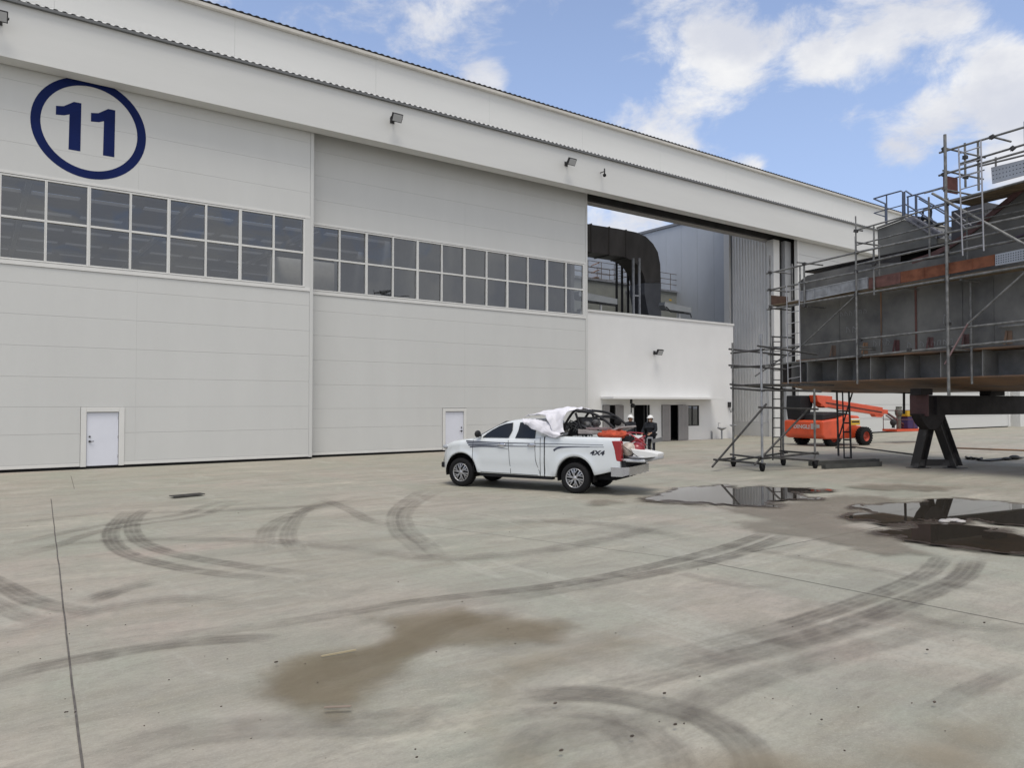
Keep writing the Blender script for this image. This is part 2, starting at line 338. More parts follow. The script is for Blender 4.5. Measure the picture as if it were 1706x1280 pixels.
def tyre_fn(strength):
    def fn(t, b):
        tcn = t.nodes.new('ShaderNodeTexCoord'); sp = t.nodes.new('ShaderNodeSeparateXYZ'); t.links.new(tcn.outputs['UV'], sp.inputs[0])
        v = tm(t, 'ABSOLUTE', tm(t, 'SUBTRACT', sp.outputs[1], .5))
        edge = tr_(t, tm(t, 'ADD', v, tm(t, 'MULTIPLY', tnoise(t, 3.0, 4), .16)), .40, .56, 1, 0)
        endf = tr_(t, sp.outputs[2] if False else sp.outputs[0], 0, 1, 1, 1)
        at = t.nodes.new('ShaderNodeAttribute'); at.attribute_name = 'fade'
        tread = tr_(t, tm(t, 'SINE', tm(t, 'ADD', tm(t, 'MULTIPLY', sp.outputs[0], 42), tm(t, 'MULTIPLY', v, 14))), -.4, .6, .93, 1)
        rib = tr_(t, tm(t, 'SINE', tm(t, 'MULTIPLY', sp.outputs[1], 26)), -.8, .2, .7, 1)
        n = tr_(t, tnoise(t, 2.6, 10, dist=.5), .30, .66, .38, 1)
        a = tm(t, 'MULTIPLY', tm(t, 'MULTIPLY', edge, n), tm(t, 'MULTIPLY', tread, rib))
        return tm(t, 'MULTIPLY', tm(t, 'MULTIPLY', a, at.outputs['Fac']), strength)
    return fn
tyre_hi = alpha_mat('tyre_rubber_marks', (.10, .085, .072), None, tyre_fn(.40))
tyre_lo = alpha_mat('tyre_rubber_faint', (.12, .10, .085), None, tyre_fn(.25))
def crom(pts, n=10):
    out = []
    for i in range(len(pts)-1):
        p0 = pts[max(i-1, 0)]; p1 = pts[i]; p2 = pts[i+1]; p3 = pts[min(i+2, len(pts)-1)]
        for k in range(n):
            s = k/n; out.append(.5*((2*p1)+(p2-p0)*s+(2*p0-5*p1+4*p2-p3)*s*s+(3*p1-p0-3*p2+p3)*s**3))
    out.append(pts[-1]); return out
trk_n = 0
def track(px, w=.30, m=None, f0=.5, f1=.5, z=None):
    global trk_n
    trk_n += 1; z = .004+.0007*trk_n if z is None else z
    c = crom([gp(*p) for p in px]); n = len(c); vs = []; us = []; acc = 0
    for i, p in enumerate(c):
        d = (c[min(i+1, n-1)]-c[max(i-1, 0)]).normalized(); s = Vector((-d.y, d.x, 0))*w/2
        if i: acc += (p-c[i-1]).length
        vs += [p+s+Vector((0, 0, z)), p-s+Vector((0, 0, z))]; us.append(acc)
    me = bpy.data.meshes.new('tyre_mark'); fs = [(2*i, 2*i+1, 2*i+3, 2*i+2) for i in range(n-1)]
    me.from_pydata([tuple(v) for v in vs], [], fs); uv = me.uv_layers.new(name='UVMap')
    for li, l in enumerate(me.loops): k = l.vertex_index; uv.data[li].uv = (us[k//2], k % 2)
    at = me.attributes.new('fade', 'FLOAT', 'POINT'); tot = us[-1]
    for k in range(len(vs)):
        q = us[k//2]; at.data[k].value = min(1, q/max(.01, tot*f0*.5)) * min(1, (tot-q)/max(.01, tot*f1*.5))
    me.materials.append(m or tyre_lo); o = bpy.data.objects.new('tyre_mark', me); COL.objects.link(o); o.parent = ground; return o
HI, LO = tyre_hi, tyre_lo
track([(250, 846), (227, 862), (219, 880), (230, 900), (260, 915), (310, 928), (380, 940), (450, 950), (585, 962)], .34, HI, .3, .6)
track([(215, 852), (195, 870), (184, 890), (192, 910), (220, 927), (280, 943), (350, 955), (450, 965), (560, 974)], .34, HI, .3, .6)
track([(1572, 928), (1542, 956), (1477, 986), (1402, 1013), (1327, 1038), (1251, 1059), (1176, 1078), (1101, 1098), (1030, 1118)], .34, HI, .1, .7)
track([(1623, 932), (1603, 961), (1552, 986), (1492, 1011), (1427, 1036), (1352, 1061), (1276, 1081), (1201, 1101), (1126, 1123), (1026, 1146), (925, 1161), (850, 1172), (700, 1200)], .38, HI, .1, 1.0)
track([(1281, 888), (1201, 915), (1121, 936), (1026, 958), (925, 976), (850, 986), (700, 1003), (580, 1022), (450, 1042), (300, 1060), (150, 1078), (0, 1115)], .32, HI, .1, .9)
track([(1312, 892), (1231, 923), (1131, 948), (1026, 968), (925, 986), (850, 998), (700, 1018), (580, 1036)], .34, HI, .1, 1.0)
track([(-60, 1145), (0, 1130), (75, 1112), (200, 1088), (300, 1073), (425, 1065), (470, 1075)], .34, HI, .4, .5)
track([(-40, 955), (0, 975), (50, 1000), (100, 1013), (175, 1024)], .34, HI, .2, .5)
track([(-40, 990), (0, 1012), (40, 1030), (90, 1040)], .3, LO, .2, .5)
track([(405, 832), (370, 846), (325, 862), (175, 884), (75, 917), (-30, 942)], .32, LO)
track([(380, 832), (340, 845), (290, 860), (150, 880), (60, 900), (-30, 920)], .32, LO)
track([(600, 828), (530, 845), (480, 862), (445, 885), (440, 925)], .4, LO)
track([(560, 830), (510, 850), (490, 870), (480, 900), (520, 940)], .36, LO)
track([(740, 815), (700, 835), (675, 855), (676, 880), (705, 905), (745, 935), (790, 950)], .4, LO)
track([(715, 812), (680, 833), (658, 855), (660, 885), (690, 912), (725, 945)], .36, LO)
track([(530, 830), (580, 850), (620, 870), (680, 880)], .34, LO)
track([(820, 1172), (930, 1158), (1020, 1162), (1110, 1180), (1180, 1203), (1230, 1235), (1258, 1275), (1262, 1330)], .36, HI, .5, .2)
track([(780, 1210), (860, 1194), (940, 1188), (1010, 1195), (1070, 1215), (1120, 1250), (1140, 1300)], .26, LO, .5, .2)
track([(1125, 955), (1180, 968), (1240, 978), (1300, 980)], .25, LO)
track([(1500, 1020), (1560, 1040), (1640, 1048), (1706, 1045)], .28, LO)
track([(1710, 1110), (1640, 1140), (1580, 1170), (1530, 1200)], .22, LO)
track([(150, 1300), (250, 1240), (420, 1215), (640, 1208), (830, 1180)], .5, LO)
track([(640, 1300), (860, 1250), (1100, 1200), (1300, 1120), (1706, 1010)], .4, LO)
track([(860, 1290), (880, 1235), (960, 1205), (1040, 1225), (1075, 1290)], .3, LO)
track([(-20, 925), (140, 905), (300, 900), (480, 905), (640, 925)], .4, LO)
track([(560, 905), (700, 930), (860, 925), (1010, 900), (1130, 870)], .45, LO)
track([(130, 1010), (200, 985), (260, 970)], .35, HI)
track([(1100, 1110), (1250, 1090), (1420, 1045), (1560, 1005)], .5, LO)
track([(1180, 905), (1330, 930), (1500, 960), (1706, 1000)], .3, LO)
track([(430, 1180), (520, 1130), (640, 1090), (760, 1040), (900, 1010)], .5, LO)
track([(-20, 880), (120, 862), (260, 855), (420, 850), (640, 838)], .45, LO)
track([(-30, 1060), (60, 1045), (160, 1020), (300, 1000), (420, 1010)], .34, LO)
track([(780, 880), (900, 870), (1040, 880), (1180, 905)], .5, LO)
# dark narrow control joints sawn in the slab
jm = mat('joint_dark', (.11, .10, .09), .9, var=.3, scale=5)
def joint(a, b, w=.012, e0=0, e1=0):
    p, q = gp(*a), gp(*b); d = (q-p).normalized(); p = p-d*e0; q = q+d*e1; s = Vector((-d.y, d.x, 0))*w/2; up = Vector((0, 0, .0035))
    m = MB(); k = max(2, int((q-p).length/.5)); vs = []
    for i in range(k+1):
        c = p.lerp(q, i/k)+Vector((random.uniform(-.004, .004), 0, 0)); vs += [c+s+up, c-s+up]
    m.add(vs, [(2*i, 2*i+1, 2*i+3, 2*i+2) for i in range(k)])
    o = m.build('control_joint', jm, keep=True); o.parent = ground; return o
joint((85, 832), (137, 1280), .016, 0, 2)
joint((1171, 936), (1706, 1041), .012, 0, 3)
joint((640, 868), (1171, 936), .008, 0, 0)
joint((1250, 921), (1500, 872), .01)
joint((118, 793), (124, 815), .012)
joint((1706, 765), (1300, 757), .02)
def poly_sheet(name, px, z, m, amp_margin=.5, step=.09):
    P = [gp(*p) for p in px]; xs = [p.x for p in P]; ys = [p.y for p in P]; mg = amp_margin
    def sd(x, y):
        ins = False; dm = 1e9
        for i in range(len(P)):
            a, b = P[i], P[(i+1) % len(P)]
            if (a.y > y) != (b.y > y) and x < (b.x-a.x)*(y-a.y)/(b.y-a.y)+a.x: ins = not ins
            ex, ey = b.x-a.x, b.y-a.y; tt = max(0, min(1, ((x-a.x)*ex+(y-a.y)*ey)/(ex*ex+ey*ey+1e-9)))
            dm = min(dm, hypot(x-a.x-ex*tt, y-a.y-ey*tt))
        return dm if ins else -dm
    x0, x1, y0, y1 = min(xs)-mg, max(xs)+mg, min(ys)-mg, max(ys)+mg
    nx = int((x1-x0)/step)+1; ny = int((y1-y0)/step)+1
    ds = [[sd(x0+i*step, y0+j*step) for i in range(nx)] for j in range(ny)]
    vs = []; idx = {}; fs = []; dv = []
    def vid(i, j):
        if (i, j) not in idx: idx[(i, j)] = len(vs); vs.append((x0+i*step, y0+j*step, z)); dv.append(ds[j][i])
        return idx[(i, j)]
    for j in range(ny-1):
        for i in range(nx-1):
            if max(ds[j][i], ds[j+1][i+1]) > -mg: fs.append((vid(i, j), vid(i+1, j), vid(i+1, j+1), vid(i, j+1)))
    me = bpy.data.meshes.new(name); me.from_pydata(vs, [], fs); at = me.attributes.new('inset', 'FLOAT', 'POINT'); at.data.foreach_set('value', dv)
    me.materials.append(m); o = bpy.data.objects.new(name, me); COL.objects.link(o); return o
def stain_fn(strength, soft, amp, sc=.9):
    def fn(t, b):
        at = t.nodes.new('ShaderNodeAttribute'); at.attribute_name = 'inset'
        d = tm(t, 'ADD', tm(t, 'ADD', at.outputs['Fac'], .16), tm(t, 'MULTIPLY', tm(t, 'SUBTRACT', tnoise(t, sc, 8, dist=.3), .5), amp))
        return tm(t, 'MULTIPLY', tr_(t, d, 0, soft, 0, strength), tr_(t, tnoise(t, 1.2, 6), .25, .6, .7, 1))
    return fn
stain_brown = alpha_mat('damp_brown_stain', (.20, .155, .085), None, stain_fn(.54, .40, 1.0, 1.3), .5)
stain_pink = alpha_mat('damp_pinkish_stain', (.235, .20, .155), None, stain_fn(.50, .35, 1.3, 1.2), .5)
stain_tan = alpha_mat('dusty_tan_stain', (.33, .275, .19), None, stain_fn(.62, .8, 1.6), .8)
def stain(px, z, m): o = poly_sheet('damp_stain', px, z, m, .5, .12); o.parent = ground; return o
stain([(620, 1035), (700, 1022), (770, 1018), (850, 1030), (900, 1035), (960, 1040), (965, 1055), (905, 1066), (860, 1078), (760, 1085), (700, 1090), (665, 1110), (645, 1150), (610, 1185), (560, 1196), (510, 1190), (480, 1175), (430, 1160), (450, 1120), (480, 1100), (560, 1095), (615, 1078)], .029, stain_brown)
stain([(1060, 835), (1180, 842), (1260, 865), (1235, 880), (1310, 896), (1390, 905), (1470, 925), (1560, 928), (1500, 895), (1425, 880), (1440, 850), (1520, 833), (1400, 826), (1290, 846), (1180, 846)], .030, stain_pink)
stain([(1010, 1045), (1100, 1075), (1040, 1095), (900, 1110), (820, 1140), (720, 1220), (760, 1330), (1000, 1330), (980, 1240), (870, 1200), (860, 1120)], .031, stain_tan)
stain([(965, 838), (1010, 832), (1040, 838), (1010, 845)], .032, stain_pink)
stain([(1405, 812), (1500, 808), (1600, 815), (1540, 820), (1450, 818)], .033, stain_pink)
stain([(850, 1290), (1706, 1180), (1706, 1320), (900, 1340)], .034, stain_tan)
def puddle_mat():
    m = bpy.data.materials.new('puddle_water'); m.use_nodes = True; t = m.node_tree; b = t.nodes['Principled BSDF']; o = t.nodes['Material Output']
    b.inputs['Base Color'].default_value = (.035, .030, .024, 1); b.inputs['Roughness'].default_value = .02; b.inputs['IOR'].default_value = 1.38
    wet = t.nodes.new('ShaderNodeBsdfPrincipled'); wet.inputs['Base Color'].default_value = (.075, .055, .042, 1); wet.inputs['Roughness'].default_value = .35
    tr = t.nodes.new('ShaderNodeBsdfTransparent'); at = t.nodes.new('ShaderNodeAttribute'); at.attribute_name = 'inset'
    d = tm(t, 'ADD', at.outputs['Fac'], tm(t, 'MULTIPLY', tm(t, 'SUBTRACT', tnoise(t, 1.7, 10, dist=.7), .5), 1.15))
    m1 = t.nodes.new('ShaderNodeMixShader'); m2 = t.nodes.new('ShaderNodeMixShader')
    t.links.new(tr_(t, d, -.28, -.02, 0, .8), m1.inputs[0]); t.links.new(tr.outputs[0], m1.inputs[1]); t.links.new(wet.outputs[0], m1.inputs[2])
    t.links.new(tr_(t, d, -.005, .02), m2.inputs[0]); t.links.new(m1.outputs[0], m2.inputs[1]); t.links.new(b.outputs[0], m2.inputs[2]); t.links.new(m2.outputs[0], o.inputs[0])
    return m
pm = puddle_mat()
for z, px in ((.037, [(1075, 836), (1110, 826), (1130, 816), (1180, 813), (1205, 811), (1230, 817), (1270, 811), (1285, 816), (1340, 816), (1378, 819), (1330, 823), (1315, 827), (1352, 832), (1330, 835), (1290, 836), (1285, 846), (1235, 844), (1205, 842), (1180, 840), (1150, 839)]),
              (.038, [(1430, 845), (1492, 843), (1524, 840), (1555, 836), (1586, 833), (1633, 836), (1706, 844), (1900, 862), (1900, 886), (1706, 879), (1667, 874), (1617, 868), (1595, 874), (1574, 869), (1524, 873), (1515, 882), (1474, 876), (1461, 868), (1424, 868), (1411, 865), (1461, 856), (1439, 852)]),
              (.039, [(1467, 890), (1524, 884), (1521, 876), (1599, 877), (1642, 882), (1667, 885), (1648, 889), (1668, 894), (1720, 901), (1900, 912), (1900, 947), (1706, 926), (1649, 921), (1586, 915), (1539, 907), (1502, 898)])):
    tag(poly_sheet('puddle', px, z, pm, .6, .07), kind='structure')
# ------------------------------------------------------------------ hangar building
YF, YL, YR, YO, YU = 27.6, 28.3, 28.9, 29.5, 29.4
XE = 25.88                      # right edge of the closed leaves
hg = thing('hangar', 'long white aircraft hangar with deep fascia and corrugated roof edge', 'hangar', (25, YF, 0))
MB().box(-40, 95, YF, 28.22, 12.97, 14.70).build('fascia', panel2, hg)
MB().box(-40, 95, 28.22, 29.15, 14.35, 14.60).box(-40, 95, 29.15, 29.36, 13.0, 14.60).build('door_track_housing', darkm, hg)
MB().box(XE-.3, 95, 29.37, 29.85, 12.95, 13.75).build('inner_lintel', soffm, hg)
MB().box(-40, 95, 28.30, 28.42, 14.1, 14.34).box(-40, 95, 28.95, 29.07, 14.1, 14.34).build('door_rail', darkm, hg)
uw = MB(); x = -40
while x < 95: uw.box(x, x+5.995, YU, YU+.25, 14.75, 17.28); x += 6
uw.box(-40, 95, YU+.26, YU+2.0, 14.9, 17.2); uw.build('upper_wall', panel2, hg)
def corr(x0, x1, pitch, amp, y0, z0, y1, z1, thick=.0):
    m = MB(); n = int((x1-x0)/pitch)*4; vs = []
    nrm = Vector((0, -(z1-z0), y1-y0)).normalized()
    for i in range(n+1):
        x = x0+(x1-x0)*i/n; ph = i % 4; a = (0, 0, amp, amp)[ph]
        x += pitch*.08*((-1, 1, -1, 1)[ph])*0
        vs += [Vector((x, y0, z0))+nrm*a, Vector((x, y1, z1))+nrm*a]
    m.add(vs, [(2*i, 2*i+1, 2*i+3, 2*i+2) for i in range(n)]); return m
corr(-40, 95, .25, .032, YF-.10, 14.80, YU-.02, 15.65).build('lower_roof_sheet', trimm, hg)
MB().box(-40, 95, YF-.13, YF-.004, 14.70, 14.785).build('lower_eave_gutter', mat('eave_dark', (.13, .135, .14), .5), hg)
corr(-40, 95, .30, .035, YU-.22, 17.46, YU+3.2, 17.75).build('upper_roof_sheet', mat('roof_dark', (.16, .16, .17), .6), hg)
MB().box(-40, 95, YU-.20, YU+2.2, 17.29, 17.41).build('upper_eave_gutter', mat('eave_cream', (.52, .50, .46), .5), hg)
# hall behind the doors: roof slab with rows of long narrow skylights
hr = MB(); y = 32.0
while y < 88:
    hr.box(-40, XE-.2, y, y+4.15, 14.6, 14.8); x = -40
    while x < XE-3: hr.box(x, x+.5, y+4.15, y+5.0, 14.6, 14.8); x += 3.0
    y += 5.0
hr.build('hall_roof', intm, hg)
tr = MB(); y = 34.2
while y < 86: tr.box(-40, XE-.3, y, y+.25, 13.4, 13.6); y += 10
for x in range(-38, 25, 8): tr.box(x, x+.25, 30, 88, 13.65, 13.9)
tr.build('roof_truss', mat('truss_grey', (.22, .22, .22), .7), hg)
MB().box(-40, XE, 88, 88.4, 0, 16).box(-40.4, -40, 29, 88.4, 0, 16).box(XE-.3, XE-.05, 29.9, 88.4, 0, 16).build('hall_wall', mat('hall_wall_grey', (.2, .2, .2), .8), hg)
# right end of the opening and the wall carrying on behind the steel block
MB().box(42.15, 42.8, 28.9, 29.36, 0, 12.94).build('jamb_column', trimm, hg)
MB().box(42.85, 43.15, 29.0, 29.3, 0, 12.94).build('jamb_gap', darkm, hg)
MB().box(43.2, 43.85, 28.75, 29.3, 0, 12.94).build('jamb_post', mat('grey_post', (.36, .37, .38), .5), hg)
rs = MB(); n = 26
for i in range(n):
    y0 = 29.38+i*(3.0/n); rs.box(42.5-(.06 if i % 2 else 0), 42.8, y0, y0+3.0/n-.001, .95, 14.5)
rs.build('ribbed_return_wall', ribm, hg)
MB().box(42.42, 42.8, 29.37, 32.4, 0, .94).build('return_plinth', trimm, hg)
# ---------------------------- sliding doors
def leaf(name, label, x0, x1, y, zt, seam_xs, cols, wz0, wz1, holes, bump_grp):
    r = thing(name, label, 'hangar door', ((x0+x1)/2, y, 0), group=bump_grp); r['ends'] = (x0, x1)
    p = MB(); hz = .98; edges = [x0+.14]+list(seam_xs)+[x1-.14]
    def course(za, zb):
        for a, b in zip(edges[:-1], edges[1:]):
            segs = [(a+.001, b-.001)]
            for hx0, hx1, hzt in holes:
                if za < hzt:
                    ns = []
                    for s0, s1 in segs:
                        if hx1 <= s0 or hx0 >= s1: ns.append((s0, s1)); continue
                        if hx0 > s0: ns.append((s0, hx0))
                        if hx1 < s1: ns.append((hx1, s1))
                    segs = ns
            for s0, s1 in segs: p.box(s0, s1, y, y+.1, za, zb-.005)
    zs = [.10, .30]; z = .30
    hzt = holes[0][2]
    zs = [.10, .22, .22+.97, hzt]
    z = hzt+.98
    while z < wz0-.6: zs.append(z); z += 1.0
    zs.append(wz0-.16)
    for a, b in zip(zs[:-1], zs[1:]): course(a, b)
    zs = [wz1+.12]; z = wz1+1.05
    while z < zt-.3: zs.append(z); z += 1.0
    zs.append(zt)
    for a, b in zip(zs[:-1], zs[1:]): course(a, b)
    p.build('cladding_panel', panel, r)
    segs = [(x0+.14, x1-.14)]
    for hx0, hx1, _ in holes:
        ns = []
        for s0, s1 in segs:
            if hx1 <= s0 or hx0 >= s1: ns.append((s0, s1)); continue
            if hx0 > s0: ns.append((s0, hx0))
            if hx1 < s1: ns.append((hx1, s1))
        segs = ns
    bk = MB()
    for s0, s1 in segs: bk.box(s0, s1, y+.104, y+.16, .10, hzt)
    bk.box(x0+.14, x1-.14, y+.104, y+.16, hzt+.002, wz0-.16).box(x0+.14, x1-.14, y+.104, y+.16, wz1+.12, zt); bk.build('backing_sheet', intm, r)
    MB().box(x0, x0+.136, y-.02, y+.3, .08, zt).box(x1-.136, x1, y-.02, y+.3, .08, zt).build('edge_stile', panel, r, bevel=.01)
    sk = MB()
    for s0, s1 in segs: sk.box(s0, s1, y-.012, y-.001, .10, .20)
    sk.build('bottom_rail', trimm, r)
    sk = MB()
    sk.box(x0, x1, y+.03, y+.22, .0, .075); sk.build('bottom_seal', blackm, r)
    MB().box(x0+.14, x1-.14, y-.035, y+.15, wz0-.155, wz0-.02).box(x0+.14, x1-.14, y-.02, y+.15, wz1+.02, wz1+.115).build('window_band_trim', trimm, r)
    return r
def windows(r, y, xs, z0, z1, n_thick):
    c0, c1 = r['ends']; MB().box(c0+.138, xs[0]-.001, y-.012, y+.15, z0-.018, z1+.018).box(xs[-1]+.001, c1-.138, y-.012, y+.15, z0-.018, z1+.018).build('window_band_end', panel, r)
    del r['ends']
    w0 = xs[1]-xs[0]; proto = None
    for i in range(len(xs)-1):
        a, b = xs[i], xs[i+1]
        base = bpy.data.objects.new('window', None)
        fr = MB(); t0 = .035; zm = (z0+z1)/2
        fr.box(a+.002, a+t0, y-.015, y+.09, z0, z1).box(b-t0-(.035 if (i % 2 == n_thick) else 0), b-.002, y-.015, y+.09, z0, z1)
        fr.box(a+t0+.001, b-t0-.001-(.035 if (i % 2 == n_thick) else 0), y-.01, y+.08, z0, z0+.05).box(a+t0+.001, b-t0-.001-(.035 if (i % 2 == n_thick) else 0), y-.01, y+.08, z1-.05, z1).box(a+t0+.001, b-t0-.001-(.035 if (i % 2 == n_thick) else 0), y-.01, y+.08, zm-.035, zm+.035)
        f = fr.build('window', trimm, r)
        # each pane very slightly out of plane, as real glazing is
        gb = MB()
        for za, zb in ((z0+.05, zm-.035), (zm+.035, z1-.05)):
            tx, tz = random.gauss(0, .004), random.gauss(0, .004); e = .06
            gb.add([(a+.03, y+e-tx-tz, za), (b-.03, y+e+tx-tz, za), (b-.03, y+e+tx+tz, zb), (a+.03, y+e-tx+tz, zb)], [(0, 1, 2, 3)])
        gb.build('glass_pane', glass, f, recalc=False)
def wicket(r, y, x0, x1, zt, handle_right, fr_w=.17):
    MB().box(x0-fr_w, x0-.002, y-.035, y+.1, .08, zt+fr_w).box(x1+.002, x1+fr_w, y-.035, y+.1, .08, zt+fr_w).box(x0-.002, x1+.002, y-.035, y+.1, zt+.002, zt+fr_w).build('door_frame', trimm, r, bevel=.008)
    d = MB().box(x0+.01, x1-.01, y+.03, y+.08, .10, zt-.02).build('personnel_door', doorw, r)
    hx = (x1-.10) if handle_right else (x0+.10)
    h = MB(); h.tube((hx, y+.03, .92), (hx, y-.02, .92), .035, n=12); h.tube((hx, y-.02, .92), (hx+(-.12 if handle_right else .12), y-.025, .92), .012)
    h.tube((hx, y+.03, 1.08), (hx, y+.005, 1.08), .03, n=12); h.build('door_handle', darkm, d)
    hb = MB(); ox = x0+.015 if handle_right else x1-.015
    for z in (.35, 1.0, zt-.25): hb.tube((ox, y+.02, z), (ox, y+.02, z+.1), .012)
    hb.build('hinge', chrome, d)
sp = 1.239; xl = [10.46-sp*k for k in range(12)][::-1]
LL = leaf('hangar_door', 'sliding hangar door painted with a circled blue number eleven, nearest the camera', xl[0]-.35, 10.80, YL, 14.05, [xl[0]+1.5, 4.5], 8, 6.78, 9.50, [(2.85, 4.16, 2.08)], 'sliding hangar door leaves')
windows(LL, YL, xl, 6.78, 9.50, 0)
wicket(LL, YL, 3.03, 3.99, 1.90, False)
xr = [10.93+1.2265*k for k in range(13)]
RR = leaf('hangar_door', 'plain sliding hangar door behind the pickup, next to the open bay', 10.62, XE, YR, 14.05, [18.3], 12, 6.77, 9.45, [(17.10, 18.40, 1.98)], 'sliding hangar door leaves')
windows(RR, YR, xr, 6.77, 9.45, 1)
wicket(RR, YR, 17.26, 18.24, 1.82, True, .14)
# number sign: ring and two ones
def Z_(z): return 2.2+(z-2.2)*.9792
def X_(x): return x*.9792
sg = MB(); cx, cz, ro, ri, n = X_(3.08), Z_(11.645), 1.70, 1.425, 64
vs = []
for k in range(n):
    t = 2*pi*k/n
    vs += [(cx+ro*cos(t), YL-.006, cz+ro*sin(t)), (cx+ri*cos(t), YL-.006, cz+ri*sin(t)), (cx+ro*cos(t), YL-.001, cz+ro*sin(t)), (cx+ri*cos(t), YL-.001, cz+ri*sin(t))]
sg.add(vs, [(4*k, 4*((k+1) % n), 4*((k+1) % n)+1, 4*k+1) for k in range(n)]+[(4*k, 4*k+2, 4*((k+1) % n)+2, 4*((k+1) % n)) for k in range(n)])
for dx in (0, 1.03):
    g = [(2.06, 12.2), (2.28, 12.24), (2.50, 12.40), (2.58, 12.46), (2.80, 12.46), (2.79, 10.80), (2.44, 10.80), (2.455, 12.00), (2.30, 11.93), (2.06, 11.90)]
    sg.slab([(X_(a+dx), YL-.006, Z_(b)) for a, b in g], (0, .005, 0))
sg.build('number_sign', blue, LL)
# right leaf further along, seen under the steel block
r3 = thing('hangar_door', 'far closed sliding hangar door seen beneath the steel block', 'hangar door', (60, 28.3, 0), group='sliding hangar door leaves')
p = MB(); z = .1
while z < 13.8: p.box(44.0, 60.3, 28.3, 28.4, z, z+.985).box(60.6, 77, 28.3, 28.4, z, z+.985); z += 1.0
p.build('cladding_panel', panel2, r3)
MB().box(43.86, 44.0, 28.26, 28.5, .05, 14).box(60.31, 60.59, 28.24, 28.5, .05, 14).box(77.0, 77.3, 28.2, 28.5, .05, 14).build('edge_stile', trimm, r3)
MB().box(44, 77, 28.33, 28.5, 0, .09).build('bottom_seal', blackm, r3)
MB().box(43.9, 77.3, 28.9, 29.1, 0, 12.94).build('inner_wall', intm, hg)
MB().box(79, 81, 28, 29.36, 0, 12.94).box(77.4, 78.9, 29.2, 29.3, 0, 12.94).build('end_pier', trimm, hg)
# ------------------------------------------------------------------ floodlights
def flood(loc, label, s=1.0):
    r = thing('floodlight', label, 'floodlight', loc, group='wall floodlights')
    M0 = Matrix.Translation(Vector(loc)) @ Matrix.Scale(s, 4)
    b = MB(); b.M = M0 @ Matrix.Translation((0, -.42, 0)) @ Matrix.Rotation(radians(30), 4, 'X')
    b.box(-.23, .23, -.07, .05, -.17, .17); b.box(-.20, .20, .05, .10, -.13, .13); b.build('lamp_housing', darkm, r, bevel=.01)
    g = MB(); g.M = b.M; g.box(-.20, .20, -.078, -.071, -.14, .14); g.build('lamp_lens', glow, r)
    a = MB(); a.M = M0; a.bar((0, 0, -.02), (0, -.36, -.04), .05, .05).box(-.10, .10, -.015, .0, -.12, .10)
    a.bar((-.25, -.36, -.04), (.25, -.36, -.04), .03).bar((-.25, -.36, -.04), (-.25, -.42, 0), .03).bar((.25, -.36, -.04), (.25, -.42, 0), .03); a.build('bracket', darkm, r)
flood((X_(14.18), YF-.001, Z_(14.22)), 'black floodlight on the hangar fascia above the plain sliding door')
flood((X_(23.88)-.05, YF-.001, Z_(14.22)), 'black floodlight on the fascia beside the small camera')
flood((.42, YF-.001, Z_(14.28)), 'black floodlight on the fascia cut by the left edge of the photo')
flood((32.06*.9833, YO-.02, 2.2+(5.16-2.2)*.983), 'black floodlight on the white wall above the entrance canopy', .95)
cm = thing('security_camera', 'small dark security camera hanging on the hangar fascia', 'camera', (X_(26.17), YF, Z_(14.2)))
q = Vector((X_(26.17), YF, Z_(14.2)))
MB().tube(q, q+Vector((0, -.3, 0)), .025).tube(q+Vector((0, -.3, .14)), q+Vector((0, -.3, -.15)), .035).build('bracket', darkm, cm)
MB().ball(q+Vector((0, -.3, -.2)), .09).build('dome_lens', blackm, cm)
# ------------------------------------------------------------------ white office block in the open bay
k = .9833
def ox(x): return x*k
of = thing('office_building', 'low white rendered office block with doors under a canopy, inside the open bay', 'building', (ox(33), YO, 0))
OX0, OX1, OZ = XE+.05, ox(39.35), 2.2+(7.18-2.2)*k
ops = [(ox(27.95), ox(29.5), 0, 2.1), (ox(30.37), ox(31.70), 0, 2.1), (ox(32.65), ox(34.82), 0, 2.1), (ox(34.86), ox(36.0), .84, 2.06)]
w = MB(); xs = OX0
for a, b, z0, z1 in ops:
    w.box(xs, a, YO, YO+.25, 0, 2.1)
    if z0 > 0: w.box(a, b, YO, YO+.25, 0, z0)
    if z1 < 2.1: w.box(a, b, YO, YO+.25, z1, 2.1)
    xs = b
w.box(xs, OX1, YO, YO+.25, 0, 2.1).box(OX0, OX1, YO, YO+.25, 2.1, OZ)
w.box(OX1-.25, OX1, YO+.25, YO+4.5, 0, OZ).box(OX0, OX0+.2, YO+.25, YO+4.5, 0, OZ).box(OX0+.2, OX1-.25, YO+4.3, YO+4.5, 0, OZ-.4)
w.build('wall', render_w, of)
MB().box(OX0, OX1+.06, YO-.06, YO+.3, OZ+.002, OZ+.12).build('parapet_cap', trimm, of)
MB().box(OX0+.2, OX1-.25, YO+.3, YO+4.3, OZ-.5, OZ-.35).build('roof', intm, of)
MB().box(OX0+.2, OX1-.25, YO+2.4, YO+2.5, 0, 3).build('inner_partition', mat('inner_dark', (.04, .04, .045), .9), of)
MB().box(ox(27.8), ox(37.1), YO-1.0, YO-.001, 2.42, 2.55).build('canopy', render_w, of, bevel=.01)
for a, b, y in ((ox(27.95), ox(28.42), -.05), (ox(28.86), ox(29.5), -.05), (ox(32.65), ox(33.34), -.05), (ox(33.97), ox(34.85), -.10)):
    m = MB(); m.box(a, b, YO+y-.03, YO+y+.02, .02, 2.08); nn = int((b-a)/.12)
    for i in range(nn): m.box(a+.02+i*.12, a+.10+i*.12, YO+y-.04, YO+y-.031, .08, 2.02)
    m.build('steel_door_leaf', shutm, of)
